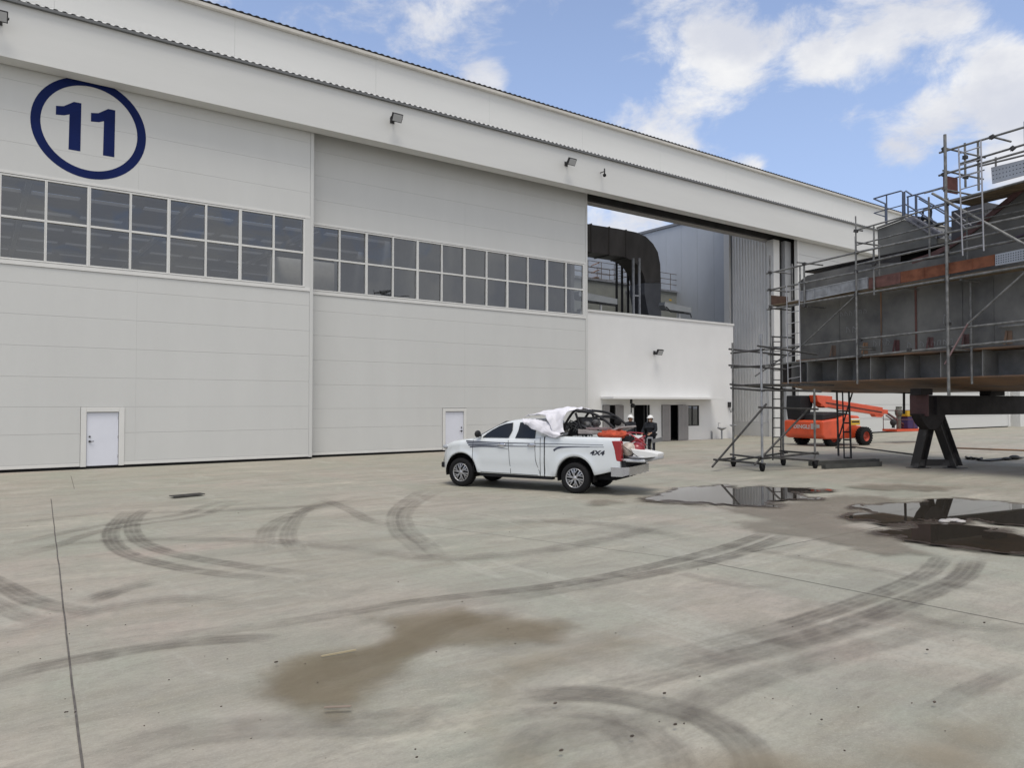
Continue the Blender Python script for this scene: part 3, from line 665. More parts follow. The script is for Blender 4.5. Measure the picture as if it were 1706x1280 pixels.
m = MB(); a, b = ox(30.37), ox(31.70); m.box(a, a+.06, YO+.05, YO+.12, 0, 2.1).box(b-.06, b, YO+.05, YO+.12, 0, 2.1).box(a+.86, a+.91, YO+.05, YO+.12, 0, 2.1); m.build('entrance_frame', darkm, of)
f = MB(); a, b = ox(34.86), ox(36.0); f.box(a, a+.05, YO+.02, YO+.1, .84, 2.06).box(b-.05, b, YO+.02, YO+.1, .84, 2.06).box((a+b)/2-.025, (a+b)/2+.025, YO+.02, YO+.1, .84, 2.06).box(a+.05, b-.05, YO+.021, YO+.1, .84, .89).box(a+.05, b-.05, YO+.021, YO+.1, 2.01, 2.06)
f = f.build('window', darkm, of); g = MB(); g.add([(a, YO+.06, .86), (b, YO+.06, .86), (b, YO+.06, 2.04), (a, YO+.06, 2.04)], [(0, 1, 2, 3)]); g.build('glass_pane', glass, f, recalc=False)
# small things fixed near the office
m = MB(); q = Vector((ox(29.5)+.15, YO-.5, 2.41)); m.tube(q, q+Vector((0, 0, -.25)), .07).ball(q+Vector((.08, -.05, -.35)), .14, (1, 1, .9)).tube(q+Vector((0, 0, -.35)), q+Vector((0, 0, -.75)), .03)
tag(m.build('canopy_lamp', darkm), 'dark round lamp hanging under the entrance canopy', 'lamp')
q = Vector((ox(38.85), YO, 1.95)); m = MB(); m.box(q.x-.1, q.x+.1, YO-.12, YO-.001, q.z, q.z+.32)
m.path([q+Vector((.02, -.1, .02)), q+Vector((-.06, -.14, -.15)), q+Vector((.02, -.14, -.33)), q+Vector((.14, -.12, -.3)), q+Vector((.16, -.12, -.05))], .02)
tag(m.build('hose_hook', darkm), 'small black hook with looped cable high on the white office wall', 'hook')
sk = thing('wash_basin', 'grey outdoor wash basin on a pedestal by the white wall', 'basin', (ox(37.5), YO-.5, 0)); q = ox(37.5)
MB().tube((q, YO-.5, 0), (q, YO-.5, .62), .05).build('pedestal', galv, sk)
MB().lathe([(.06, -.12), (.26, .0), (.28, .06), (.24, .05), (.05, -.06)], (q, YO-.5, .66), (0, 0, 1)).tube((q, YO-.25, .68), (q, YO-.25, .98), .015).tube((q, YO-.25, .98), (q, YO-.4, .96), .015).build('bowl', galv, sk)
MB().box(q-.42, q-.35, YO-.05, YO-.001, 0, .5).tube((q-.38, YO-.1, 0), (q-.38, YO-.1, .45), .02).build('supply_pipe', galv, sk)
sk = thing('eyewash_station', 'grey pedestal eyewash with a flat bowl near the ribbed wall', 'eyewash station', (ox(38.75), YO-.4, 0)); q = ox(38.75)
MB().tube((q, YO-.4, 0), (q, YO-.4, .75), .035).lathe([(.14, 0), (.1, .03), (.03, .05)], (q, YO-.4, 0), (0, 0, 1)).build('pedestal', galv, sk)
MB().lathe([(.04, -.08), (.2, .0), (.22, .07), (.18, .06), (.03, -.02)], (q, YO-.4, .8), (0, 0, 1)).build('bowl', galv, sk)
# ------------------------------------------------------------------ behind the office: duct, plant, tall grey shed
gs = thing('paint_shed', 'tall blue-grey sheet metal building behind the open bay', 'building', (42.5, 45, 0))
m = MB(); y = 32.5
while y < 66: m.box(42.5, 43.4, y, y+1.49, 0, 15.55); y += 1.5
m.build('side_wall', bgrey, gs)
MB().box(42.40, 44, 32.5, 66, 15.56, 15.75).build('roof_edge', mat('edge_grey', (.2, .21, .23), .5), gs)
MB().box(42.25, 42.45, 32.5, 32.95, 0, 15.5).build('corner_trim', trimm, gs)
ws = MB(); ws.box(20, 41.5, 62, 63, 0, 15.2); w_ = thing('workshop', 'distant pale grey workshop seen under the big duct', 'building', (30, 62, 0))
ws.build('wall', mat('far_beige', (.50, .48, .45), .8), w_); MB().box(19.8, 41.7, 61.9, 63, 15.21, 15.4).build('roof_edge', soffm, w_)
DY = 35.2
def dp(x, y, Y=DY): p = W(x, y, 'Y', Y); return (p.x, Y, p.z)
dk = thing('extraction_duct', 'huge dark rectangular air duct bending down behind the office parapet', 'duct', (36, DY, 0))
outer = [(940, 366), (985, 374), (1030, 381), (1060, 387), (1076, 394), (1088, 406), (1096, 420), (1100, 440), (1101, 471)]
inner = [(940, 413), (985, 420), (1020, 425), (1040, 428), (1054, 434), (1064, 443), (1071, 455), (1074, 465), (1075, 471)]
def ductseg(o_, i_, Y, d):
    m = MB(); n = len(o_); vs = []
    for a, b in zip(o_, i_):
        A, B = dp(*a), dp(*b); vs += [(A[0], Y, A[2]), (B[0], Y, B[2]), (A[0], Y+d, A[2]), (B[0], Y+d, B[2])]
    fs = []
    for j in range(n-1):
        k0, k1 = 4*j, 4*(j+1); fs += [(k0, k1, k1+1, k0+1), (k0+2, k0+3, k1+3, k1+2), (k0, k0+2, k1+2, k1), (k0+1, k1+1, k1+3, k0+3)]
    fs += [(0, 1, 3, 2), (4*n-4, 4*n-2, 4*n-1, 4*n-3)]; m.add(vs, fs); return m
ductseg(outer, inner, DY, 1.4).build('duct_bend', ductm, dk)
ductseg([(1101.5, 471.5), (1101, 500), (1102, 540), (1102, 600)], [(1074, 471.5), (1074, 490), (1079, 515), (1084, 540)], DY+.01, 1.38).build('duct_drop', ductl, dk)
m = MB()
for px in (955, 985, 1015, 1043):
    A = dp(px, 366+(px-940)*.175); B = dp(px, 413+(px-940)*.152); MB().box(A[0]-.04, A[0]+.04, DY-.05, DY+1.45, B[2]-.05, A[2]+.06).build('flange_ring', ductm, dk)
fr = thing('duct_support_frame', 'pale steel posts with a crossbar standing under the duct bend', 'frame', (35, 34.5, 0))
for px in (1056, 1066): p0 = W(px, 430, 'Y', 34.6); MB().box(p0.x-.06, p0.x+.06, 34.6, 34.72, OZ-.36, p0.z).build('post', galv, fr)
p0, p1 = W(1056, 492, 'Y', 34.6), W(1066, 492, 'Y', 34.6); MB().box(p0.x+.061, p1.x-.061, 34.6, 34.7, p0.z-.05, p0.z+.05).build('crossbar', galv, fr)
fr = thing('pipe_rack', 'thin dark posts standing to the left under the duct', 'frame', (33, 36.8, 0))
for px in (1028, 1037, 1047): p0 = W(px, 432, 'Y', 36.8); MB().box(p0.x-.07, p0.x+.07, 36.8, 36.9, OZ-.4, p0.z).build('post', darkm, fr)
def unit(nm, label, a, b, Y, d, ytop, rail_top, xs):
    p0, p1 = W(a, ytop, 'Y', Y), W(b, ytop, 'Y', Y); zt = p0.z
    r = thing(nm, label, 'plant unit', ((p0.x+p1.x)/2, Y, 0), group='rooftop plant units')
    MB().box(p0.x, p1.x, Y, Y+d, 0, zt).build('casing', ahum, r); MB().box(p0.x-.05, p1.x+.15, Y-.1, Y+d, zt+.002, zt+.14).build('deck_edge', galv, r)
    zr = W((a+b)/2, rail_top, 'Y', Y).z; m = MB(); z0 = zt+.141
    for i in range(5):
        x = p0.x+.1+(p1.x-p0.x-.2)*i/4; m.tube((x, Y, z0), (x, Y, zr), .022); m.tube((x, Y+d-.1, z0), (x, Y+d-.1, zr), .022)
    for q in (1, .66, .36):
        z = z0+(zr-z0)*q
        for yy in (Y, Y+d-.1): m.tube((p0.x+.1, yy, z), (p1.x-.1, yy, z), .022)
        for xx in (p0.x+.1, p1.x-.1): m.tube((xx, Y, z), (xx, Y+d-.1, z), .022)
    m.build('guard_rail', mat('rail_brown', (.10, .075, .055), .6), r)
    if xs:
        m = MB(); m.tube((p1.x-.3, Y-.06, 7), (p1.x-.3, Y-.06, zt+.3), .03); m.build('pipe', galv, r)
        p = W(1117, 500, 'Y', Y-.01); MB().box(p.x-.12, p.x+.12, Y-.012, Y-.001, p.z-.06, p.z+.06).build('warning_sticker', yel, r)
unit('plant_unit', 'grey-green plant unit with guard rail right of the duct', 1078, 1154, 37.5, 2.2, 482, 456, True)
unit('plant_unit', 'grey-green plant unit with guard rail left of the duct', 955, 1046, 40.5, 2.0, 463, 437, False)
sp_ = thing('spiral_stair', 'rusty brown stair flight beyond the left plant unit', 'stair', (37, 48, 0)); m = MB()
for i in range(12):
    a = W(985+i*6, 468-i*2.6, 'Y', 46); m.box(a.x-.25, a.x+.25, 46, 47, a.z, a.z+.06)
for dy in (0, 12): a, b = W(985, 455-dy, 'Y', 46), W(1056, 425-dy, 'Y', 46); m.tube(a, b, .04)
m.build('flight', mat('stair_rust', (.22, .12, .075), .8, var=.3), sp_)
m = MB(); a = W(1056, 420, 'Y', 46.5); m.box(a.x-.2, a.x+.2, 46.4, 46.7, 0, a.z); a = W(1045, 480, 'Y', 46.5); m.box(a.x-.2, a.x+.1, 46.3, 46.7, 0, a.z); m.build('support_column', mat('stair_rust', (.22, .12, .075)), sp_)
def postlamp(px, py, Y, label, ln):
    p = W(px, py, 'Y', Y); r = thing('trough_light', label, 'lamp', (p.x, Y, OZ-.35), group='trough lights on the office roof')
    MB().tube((p.x, Y, OZ-.35), (p.x, Y, p.z), .075, n=12).build('post', trimm, r)
    m = MB(); d = Vector((1, 0, -.04)).normalized(); a = Vector((p.x, Y, p.z+.15))-d*ln*.62; b = Vector((p.x, Y, p.z+.15))+d*ln*.38
    m.slab([a+Vector((0, -.2, 0)), a+Vector((.15, -.2, -.25)), b+Vector((0, -.2, -.2)), b+Vector((0, -.2, .14)), a+Vector((.05, -.2, .22))], (0, .5, 0)); m.build('lamp_trough', mat('trough_grey', (.30, .31, .31), .4, metal=.4), r, bevel=.02)
    m = MB(); m.path([a+Vector((.1, -.25, -.1)), a+Vector((.45, -.28, -.38)), b+Vector((-.2, -.28, -.3)), b+Vector((-.1, -.25, -.5))], .035); m.box(p.x-.3, p.x+.3, Y-.15, Y+.15, p.z-.12, p.z-.02); m.build('cable', darkm, r)
postlamp(1131.5, 518, 31.3, 'grey trough light on a white post at the right of the office roof', 2.5)
postlamp(1001, 503, 31.3, 'grey trough light on a white post at the left of the office roof', 3.0)
# ------------------------------------------------------------------ far right background
hb = MB(); vs = []; nx, ny = 60, 14
for j in range(ny):
    for i in range(nx):
        x = 70+i*3.2; y = 33+j*3; vs.append((x, y, max(0, j)*.55+noise.noise(Vector((x*.13, y*.2, 0)))*1.0 if j else -.2))
hb.add(vs, [(j*nx+i, j*nx+i+1, (j+1)*nx+i+1, (j+1)*nx+i) for j in range(ny-1) for i in range(nx-1)], True)
tag(hb.build('hills', leafm), kind='structure')
def bush(x, y, s, label):
    r = thing('tree', label, 'tree', (x, y, 0), group='trees beyond the yard'); t_ = MB(); t_.tube((x, y, 0), (x, y, 3*s), .16*s, .08*s)
    cs = [(Vector((x+random.gauss(0, 1.0)*s, y+random.gauss(0, 1)*s, s*random.uniform(2.4, 5.2))), random.uniform(.6, 1.1)*s) for _ in range(9)]
    for c, _ in cs: t_.tube((x, y, 2.2*s), c, .06*s, .02*s)
    t_.build('trunk', mat('bark', (.09, .07, .05), .9), r); f_ = MB()
    for c, rr in cs:
        for _ in range(240):
            d = Vector((random.gauss(0, 1), random.gauss(0, 1), random.gauss(0, .8))).normalized()*rr*random.uniform(.5, 1.05)
            p = c+d; a = Vector((random.gauss(0, 1), random.gauss(0, 1), random.gauss(0, 1))).normalized()*.16*s; b = d.cross(a).normalized()*.1*s
            f_.add([p-a, p-b, p+a, p+b], [(0, 1, 2, 3)])
    f_.build('crown', mat('leaves', (.05, .075, .025), .8, col2=(.11, .12, .05), scale=3), r)
bush(88, 36, 1.0, 'loose green tree at the far right beyond the hangar end')
bush(96, 39, 1.25, 'taller green tree farthest right beyond the yard')
fn = thing('perimeter_fence', 'low wire fence with pale posts at the far right of the yard', 'fence', (95, 31, 0))
for i in range(14): MB().box(82+i*2.6, 82.1+i*2.6, 31, 31.1, 0, 1.7).build('fence_post', trimm, fn)
m = MB()
for z in (.3, .7, 1.1, 1.5): m.tube((82, 31.05, z), (116, 31.05, z), .012)
m.build('wire', galv, fn)
# ------------------------------------------------------------------ pickup truck (local: x forward, y left, z up, origin under the rear axle)
PR = gp(957, 823); PF = gp(767, 811); TH = (PF-PR).normalized(); TN = Vector((-TH.y, TH.x, 0)); TYAW = atan2(TH.y, TH.x)
TO = PR-TN*.93
tk = thing('pickup_truck', 'white four-wheel-drive pickup truck with its tailgate down, parked before the hangar', 'pickup truck', TO, TYAW)
TM = wm(tk)
def lerp_tab(tab, x):
    if x <= tab[0][0]: return tab[0][1]
    for (a, va), (b, vb) in zip(tab[:-1], tab[1:]):
        if x <= b: return va+(vb-va)*(x-a)/(b-a)
    return tab[-1][1]
WB = 3.27
def zbot(x):
    z = lerp_tab([(-1.13, .62), (-.9, .56), (-.5, .46), (.6, .38), (3.9, .40), (4.05, .46)], x)
    for c, cz, r in ((0.0, .40, .50), (WB, .40, .49)):
        d = abs(x-c)
        if d < r: z = max(z, cz+sqrt(r*r-d*d))
    return z
def ztop(x): return lerp_tab([(-1.2, 1.375), (.82, 1.385), (.90, 1.36), (1.2, 1.31), (2.6, 1.30), (2.75, 1.29), (3.1, 1.245), (3.55, 1.19), (3.80, 1.12), (3.92, .99), (4.02, .80), (4.06, .60)], x)
def wid(x): return lerp_tab([(-1.2, .885), (-.6, .925), (2.9, .925), (3.3, .92), (3.6, .87), (3.8, .78), (3.95, .66), (4.06, .52)], x)
def flare(x, z):   # wheel arch lips and a shoulder crease
    f = 0
    for c in (0.0, WB):
        r = hypot(x-c, z-.40)
        if .48 < r < .66: f += .022*(1-(r-.48)/.18)
    return f
def bodyshell(x0, x1, bed):
    xs = [x0]; x = x0
    while x < x1-.02: x += .04; xs.append(min(x, x1))
    m = MB(); rows = []
    for x in xs:
        zb, zt, w = zbot(x), ztop(x), wid(x); pr = []
        inner = w-.09
        pr.append((w-.26, zb+.01)); pr.append((w-.02, zb))
        for q in (.0, .12, .26, .42, .58, .72, .84):
            z = zb+.02+(zt-.10-zb-.02)*q/.84
            bul = .018*sin(pi*min(1, max(0, (z-.4)/.95))) - .012*max(0, 1-abs(z-.95)/.12) - (.02*max(0, 1-abs(z-.55)/.14) if .7 < x < 2.75 else 0)
            pr.append((w-.018+bul+flare(x, z), z))
        pr += [(w-.028, zt-.05), (w-.05, zt-.015), (w-.085, zt)]
        if bed: pr += [(w-.14, zt), (w-.15, .86), (0, .86)]
        else:
            hood = .035 if x > 2.7 else 0
            pr += [(w-.25, zt+hood*.6), (w-.55, zt+hood), (0, zt+hood)]
        rows.append([(x, y, z) for y, z in pr])
    n = len(rows[0])
    for sgn in (1, -1):
        vs = [(x, y*sgn, z) for r in rows for x, y, z in r]
        m.add(vs, [(i*n+j, i*n+j+1, (i+1)*n+j+1, (i+1)*n+j) for i in range(len(rows)-1) for j in range(n-1)], True)
    # end caps
    for r in (rows[0], rows[-1]):
        ring = [(x, y, z) for x, y, z in r]+[(x, -y, z) for x, y, z in r[::-1][1:]]
        if bed: pass
        m.add(ring, [tuple(range(len(ring)))], False)
    return m
bodyshell(.835, 4.06, False).build('cab_body', paint, tk, M=TM)
bodyshell(-1.15, .80, True).build('cargo_bed', paint, tk, M=TM)
# greenhouse: roof and pillars around the side windows
gh = MB(); secs = []
for x, z, w in [(2.92, 1.275, .80), (2.60, 1.44, .76), (2.30, 1.60, .72), (2.02, 1.715, .685), (1.80, 1.765, .67), (1.5, 1.79, .665), (1.2, 1.785, .665), (1.0, 1.755, .67), (.90, 1.64, .69), (.86, 1.36, .74)]:
    wb = .865; row = [(wb, min(1.295, z)), (w+.03+(wb-w-.03)*.5, min(1.295, z)+(z-.05-min(1.295, z))*.5), (w+.03, z-.05), (w-.01, z-.012), (w-.08, z+.008), (w-.35, z+.028), (0, z+.035)]
    secs.append([(x, y, zz) for y, zz in row])
for sgn in (1, -1):
    n = 7; gh.add([(x, y*sgn, z) for r in secs for x, y, z in r], [(i*n+j, i*n+j+1, (i+1)*n+j+1, (i+1)*n+j) for i in range(len(secs)-1) for j in range(n-1)], True)
gh.add([(x, y, z) for x, y, z in secs[-1]]+[(x, -y, z) for x, y, z in secs[-1][::-1][1:]], [tuple(range(13))])
gh.build('roof', paint, tk, M=TM)
def cabw(z): return .872-(z-1.295)*.34
def sidewin(pts, sgn, off=.012):
    m = MB(); a = [(x, (cabw(z)+off)*sgn, z) for x, z in pts]; b = [(x, (cabw(z)-.03)*sgn, z) for x, z in pts]; n = len(a)
    m.add(a+b, [tuple(range(n))]+[(i, (i+1) % n, n+(i+1) % n, n+i) for i in range(n)]); return m
W1 = [(2.62, 1.315), (2.50, 1.42), (2.36, 1.51), (2.18, 1.605), (2.0, 1.67), (1.80, 1.70), (1.78, 1.5), (1.85, 1.315)]
W2 = [(1.66, 1.315), (1.60, 1.5), (1.58, 1.71), (1.30, 1.705), (1.12, 1.66), (1.10, 1.315)]
for s_ in (1, -1):
    sidewin(W1, s_).build('side_window', carglass, tk, M=TM); sidewin(W2, s_).build('side_window', carglass, tk, M=TM)
MB().add([(2.915, .74, 1.30), (2.915, -.74, 1.30), (2.06, -.62, 1.735), (2.06, .62, 1.735), (2.89, .74, 1.285), (2.89, -.74, 1.285), (2.04, -.62, 1.72), (2.04, .62, 1.72)], [(0, 1, 2, 3), (0, 3, 7, 4), (1, 5, 6, 2)]).build('windscreen', carglass, tk, M=TM)
MB().box(.83, .845, -.6, .6, 1.42, 1.68).build('rear_window', carglass, tk, M=TM)
# dark underbody, arch liners and sill
MB().box(-.95, 3.8, -.62, .62, .34, .84).build('chassis', blackm, tk, M=TM)
for s_ in (1, -1): MB().box(.62, 2.72, .70*s_, .87*s_, .30, .372).build('side_step', plast, tk, M=TM, bevel=.015)
# panel gaps: thin dark seams standing a hair proud of the skin
def sideY(x, z):
    w = wid(x); return w-.018+.018*sin(pi*min(1, max(0, (z-.4)/.95)))-.012*max(0, 1-abs(z-.95)/.12)-(.02*max(0, 1-abs(z-.55)/.14) if .7 < x < 2.75 else 0)+flare(x, z)
def sidestrip(pts, w, sgn, off=.004, wtab=None):
    m = MB(); P = crom([Vector((x, 0, z)) for x, z in pts], 6); n = len(P); vs = []
    for i, p in enumerate(P):
        d = (P[min(i+1, n-1)]-P[max(i-1, 0)]).normalized(); q = Vector((-d.z, 0, d.x)); ww = w*(wtab(i/(n-1)) if wtab else 1)/2
        for e in (1, -1):
            c = p+q*ww*e; vs.append((c.x, (sideY(c.x, c.z)+off)*sgn, c.z))
    m.add(vs, [(2*i, 2*i+1, 2*i+3, 2*i+2) for i in range(n-1)]); return m
for s_ in (1, -1):
    m = MB()
    for pts in ([(2.88, 1.24), (2.90, .9), (2.86, .40)], [(1.84, 1.26), (1.82, .95), (1.77, .40)], [(1.08, 1.26), (1.06, .8), (.97, .52), (.93, .40)], [(.93, 1.34), (.93, .9), (.93, .38)], [(2.86, .42), (1.0, .40)]):
        a = sidestrip(pts, .012, s_); m.add(a.v, a.f)
    m.build('panel_gap', plast, tk, M=TM)
MB().box(.801, .834, -.89, .89, .42, 1.36).build('cab_bed_gap', plast, tk, M=TM)
dec = mat('decal_dark', (.05, .055, .085), .4)
for s_ in (1, -1):
    m = MB()
    tp = lambda q: max(.35, 1.15-.9*q)
    for pts, w in (([(3.10, 1.205), (2.5, 1.19), (1.9, 1.185), (.6, 1.195), (-.74, 1.20)], .030), ([(3.07, 1.155), (2.6, 1.148), (2.1, 1.145), (1.7, 1.15)], .026),
                   ([(3.03, 1.105), (2.5, 1.11), (1.9, 1.105), (.6, 1.13), (-.76, 1.15)], .028), ([(2.98, 1.055), (2.6, 1.078), (2.2, 1.07), (1.84, 1.03)], .030),
                   ([(.56, 1.03), (.46, 1.09), (.3, 1.12), (0.0, 1.138), (-.4, 1.145)], .045)):
        a = sidestrip(pts, w, s_, .006, tp); m.add(a.v, a.f)
    m.build('stripe_decal', dec, tk, M=TM)
vs, fs = text_mesh('4X4', .155, .002, .25, .006)
vs = [Vector((-(v.x*1.35), 0, v.y)) for v in vs]
MB().add([(-.40+v.x, sideY(-.4+v.x, .95+v.z)+.008, .955+v.z) for v in vs], fs).build('lettering', dec, tk, M=TM, recalc=False)
for s_ in (1, -1):
    for hx, hz in ((2.02, 1.13), (1.17, 1.145)):
        y = sideY(hx, hz)*s_
        h = MB().ball((hx, y, hz), .09, (1.3, .14, .55), 14, 8).build('door_handle', chrome, tk, M=TM)
        MB().bar((hx-.10, y+.03*s_, hz), (hx+.10, y+.03*s_, hz), .02, .035).build('grip', chrome, h, M=TM)
    m = MB().ball((2.70, .99*s_, 1.40), .13, (.55, .95, .72), 12, 8).bar((2.70, .84*s_, 1.345), (2.70, .95*s_, 1.38), .06, .05); m.build('door_mirror', plast, tk, M=TM)
    MB().ball((3.83, .735*s_, 1.03), .15, (.8, .55, .45), 12, 8).build('headlight', mat('lens_clear', (.4, .42, .45), .08, coat=1), tk, M=TM)
    t_ = MB(); y0 = .895*s_
    t_.slab([(-.94, y0, 1.30), (-1.16, y0, 1.305), (-1.185, y0, 1.27), (-1.185, y0, .82), (-1.06, y0, .815), (-1.03, y0, .98), (-.99, y0, 1.14)], (0, -.15*s_, 0)); t_.build('tail_light', tail, tk, M=TM, bevel=.02)
MB().box(3.86, 4.10, -.60, .60, .45, .60).build('front_skirt', plast, tk, M=TM, bevel=.03)
MB().slab([(4.02, -.55, .62), (4.02, .55, .62), (3.90, .62, 1.02), (3.90, -.62, 1.02)], (.035, 0, 0)).build('grille', plast, tk, M=TM)
for s_ in (1, -1):   # chrome rear bumper, wrapping forward round the corner
    pass
rb = MB(); pr_ = [(-.94, .915), (-1.05, .925), (-1.22, .90), (-1.33, .74), (-1.36, .4), (-1.36, 0)]
pr_ = pr_+[(x, -y) for x, y in pr_[::-1][1:]]
for (xa, ya), (xb, yb) in zip(pr_[:-1], pr_[1:]):
    rb.hexa([(xa, ya, .46), (xb, yb, .50 if abs(yb) < .8 else .46), (xb+.08*(1 if abs(yb) < .85 else 0), yb*.93, .50), (xa+.08*(1 if abs(ya) < .85 else 0), ya*.93, .46), (xa, ya, .68), (xb, yb, .68), (xb+.08, yb*.93, .68), (xa+.08, ya*.93, .68)])
rb.build('rear_bumper', chrome, tk, M=TM)
MB().box(-1.34, -1.16, -.45, .45, .681, .70).build('bumper_step', plast, tk, M=TM)
MB().box(-1.25, -1.15, -.80, .80, .50, .83).build('rear_beam', plast, tk, M=TM)
tg = MB().box(-1.72, -1.17, -.76, .76, .80, .875).build('tailgate', mat('tailgate_inner', (.55, .56, .57), .35, metal=.3), tk, M=TM, bevel=.025)
MB().box(-1.68, -1.22, -.7, .7, .876, .882).build('tailgate_liner', galv, tg, M=TM)
for s_ in (1, -1): MB().tube((-1.17, .80*s_, 1.2), (-1.62, .765*s_, .89), .008).build('tailgate_cable', darkm, tk, M=TM)
# bed liner
MB().box(-1.14, .79, -.76, .76, .862, .875).build('bed_liner', plast, tk, M=TM)
for cx in (0, WB):
    for s_ in (1, -1):
        m = MB(); n = 20; vs = []
        for i in range(n+1):
            t = -.25+(pi+.5)*i/n
            for y in (.60, .895): vs.append((cx+.478*cos(t), y*s_, .40+.478*sin(t)))
        m.add(vs, [(2*i, 2*i+1, 2*i+3, 2*i+2) for i in range(n)], True); m.add([vs[2*i] for i in range(n+1)]+[(cx, .6*s_, .4)], [(i, i+1, n+1) for i in range(n)]); m.build('arch_liner', blackm, tk, M=TM)
def wheel(cx, s_):
    w = MB(); R = .375; y = .80*s_; o = .125*s_
    w.lathe([(.235, -o), (R-.035, -o*1.02), (R-.008, -o*.8), (R, -o*.45), (R, 0), (R, o*.45), (R-.008, o*.8), (R-.035, o*1.02), (.26, o*1.0), (.235, o*.85)], (cx, y, R), (0, 1, 0), 44)
    for i in range(44):
        t = 2*pi*i/44; c = Vector((cx+cos(t)*R, y, R+sin(t)*R)); d = Vector((cos(t), 0, sin(t)))
        w.bar(c+Vector((0, -.1, 0))-d*.004, c+Vector((0, .1, 0))-d*.004, .022, .012, up=d)
    root = w.build('wheel', blackm, tk, M=TM)
    r = MB(); yo = y+o*.80
    r.lathe([(.24, -.015*s_), (.24, .02*s_), (.225, .02*s_), (.218, -.015*s_)], (cx, yo, R), (0, 1, 0), 40)
    for i in range(6):
        t = 2*pi*i/6+.3
        for e in (-.13, .13):
            a = Vector((cx+cos(t+e*.5)*.05, yo+.012*s_, R+sin(t+e*.5)*.05)); mid = Vector((cx+cos(t+e*1.15)*.14, yo+.014*s_, R+sin(t+e*1.15)*.14)); b = Vector((cx+cos(t+e*1.25)*.222, yo+.006*s_, R+sin(t+e*1.25)*.222))
            r.bar(a, mid, .024, .022, up=(0, 1, 0)).bar(mid, b, .026, .022, up=(0, 1, 0))
        m1 = Vector((cx+cos(t+.30)*.135, yo+.012*s_, R+sin(t+.30)*.135)); m2 = Vector((cx+cos(t+.52)*.222, yo+.006*s_, R+sin(t+.52)*.222))
        r.bar(m1, m2, .018, .018, up=(0, 1, 0))
    r.lathe([(.0, .02*s_), (.04, .018*s_), (.06, 0), (.06, -.02*s_)], (cx, yo+.01*s_, R), (0, 1, 0), 20)
    r.build('rim', alloy, root, M=TM)
    b = MB(); b.lathe([(.0, -.04*s_), (.15, -.04*s_), (.15, -.07*s_)], (cx, yo, R), (0, 1, 0), 24); b.lathe([(.236, -.05*s_), (0, -.06*s_)], (cx, yo, R), (0, 1, 0), 24); b.build('brake_disc', darkm, root, M=TM)
for cx in (0, WB):
    for s_ in (1, -1): wheel(cx, s_)
# ------------------------------------------------------------------ cargo (each a thing of its own, laid out in the truck's frame)
def tthing(name, label, cat, p, group=None): return thing(name, label, cat, TM @ Vector(p), TYAW, group)
# white dust sheet
def sheet(rows, m, nu=22, nv=14, wob=.02):
    R = [crom([Vector(p) for p in r], nu//(len(r)-1)) for r in rows]; n = len(R[0]); cols = [crom([r[i] for r in R], nv//(len(rows)-1)) for i in range(n)]
    k2 = len(cols[0]); vs = [c+Vector((noise.noise(c*5.3), noise.noise(c*6.1+Vector((9, 0, 0))), noise.noise(c*4.7+Vector((0, 7, 0)))))*wob + Vector((0, 1, 1))*abs(noise.noise(Vector((c.x*13+c.z*5, c.y*3, c.z*4))))*wob*.9 for col in cols for c in col]
    m.add(vs, [(i*k2+j, i*k2+j+1, (i+1)*k2+j+1, (i+1)*k2+j) for i in range(n-1) for j in range(k2-1)], True)
sh = MB()
sheet([[(1.46, .70, 1.83), (1.2, .40, 1.90), (1.15, 0, 1.92), (1.2, -.5, 1.90)],
       [(1.28, .76, 1.90), (.95, .5, 2.0), (.92, 0, 2.02), (.95, -.6, 1.95)],
       [(1.02, .80, 1.92), (.60, .62, 2.045), (.58, 0, 2.06), (.6, -.6, 2.0)],
       [(.80, .84, 1.86), (.28, .66, 2.05), (.26, 0, 2.07), (.3, -.6, 2.0)],
       [(.66, .86, 1.74), (.12, .70, 2.035), (.08, 0, 2.05), (.1, -.6, 1.98)]], sh, 21, 16, .05)
sheet([[(1.50, .78, 1.82), (1.30, .86, 1.80), (1.05, .90, 1.80), (.82, .90, 1.75), (.62, .90, 1.62), (.45, .90, 1.50)],
       [(1.44, .90, 1.74), (1.24, .95, 1.68), (1.0, .97, 1.62), (.78, .98, 1.54), (.56, .98, 1.45), (.36, .97, 1.40)],
       [(1.36, .93, 1.64), (1.14, .97, 1.56), (.90, .98, 1.48), (.70, .98, 1.40), (.50, .97, 1.345), (.30, .95, 1.39)]], sh, 25, 14, .045)
sheet([[(.82, .86, 1.88), (.5, .80, 1.97), (.2, .74, 2.03)], [(.74, .93, 1.76), (.50, .90, 1.80), (.28, .84, 1.88)], [(.62, .95, 1.60), (.46, .93, 1.60), (.30, .90, 1.64)], [(.50, .93, 1.46), (.38, .93, 1.45), (.26, .92, 1.47)]], sh, 16, 15, .05)
o = sh.build('dust_sheet', cloth, M=TM); tag(o, 'crumpled white cloth sheet thrown over the load behind the cab', 'cloth sheet')
sol = o.modifiers.new('thick', 'SOLIDIFY'); sol.thickness = .012
fr = tthing('cage_frame', 'dark tubular cage frame lying upside in the truck bed', 'frame', (-.2, 0, .88))
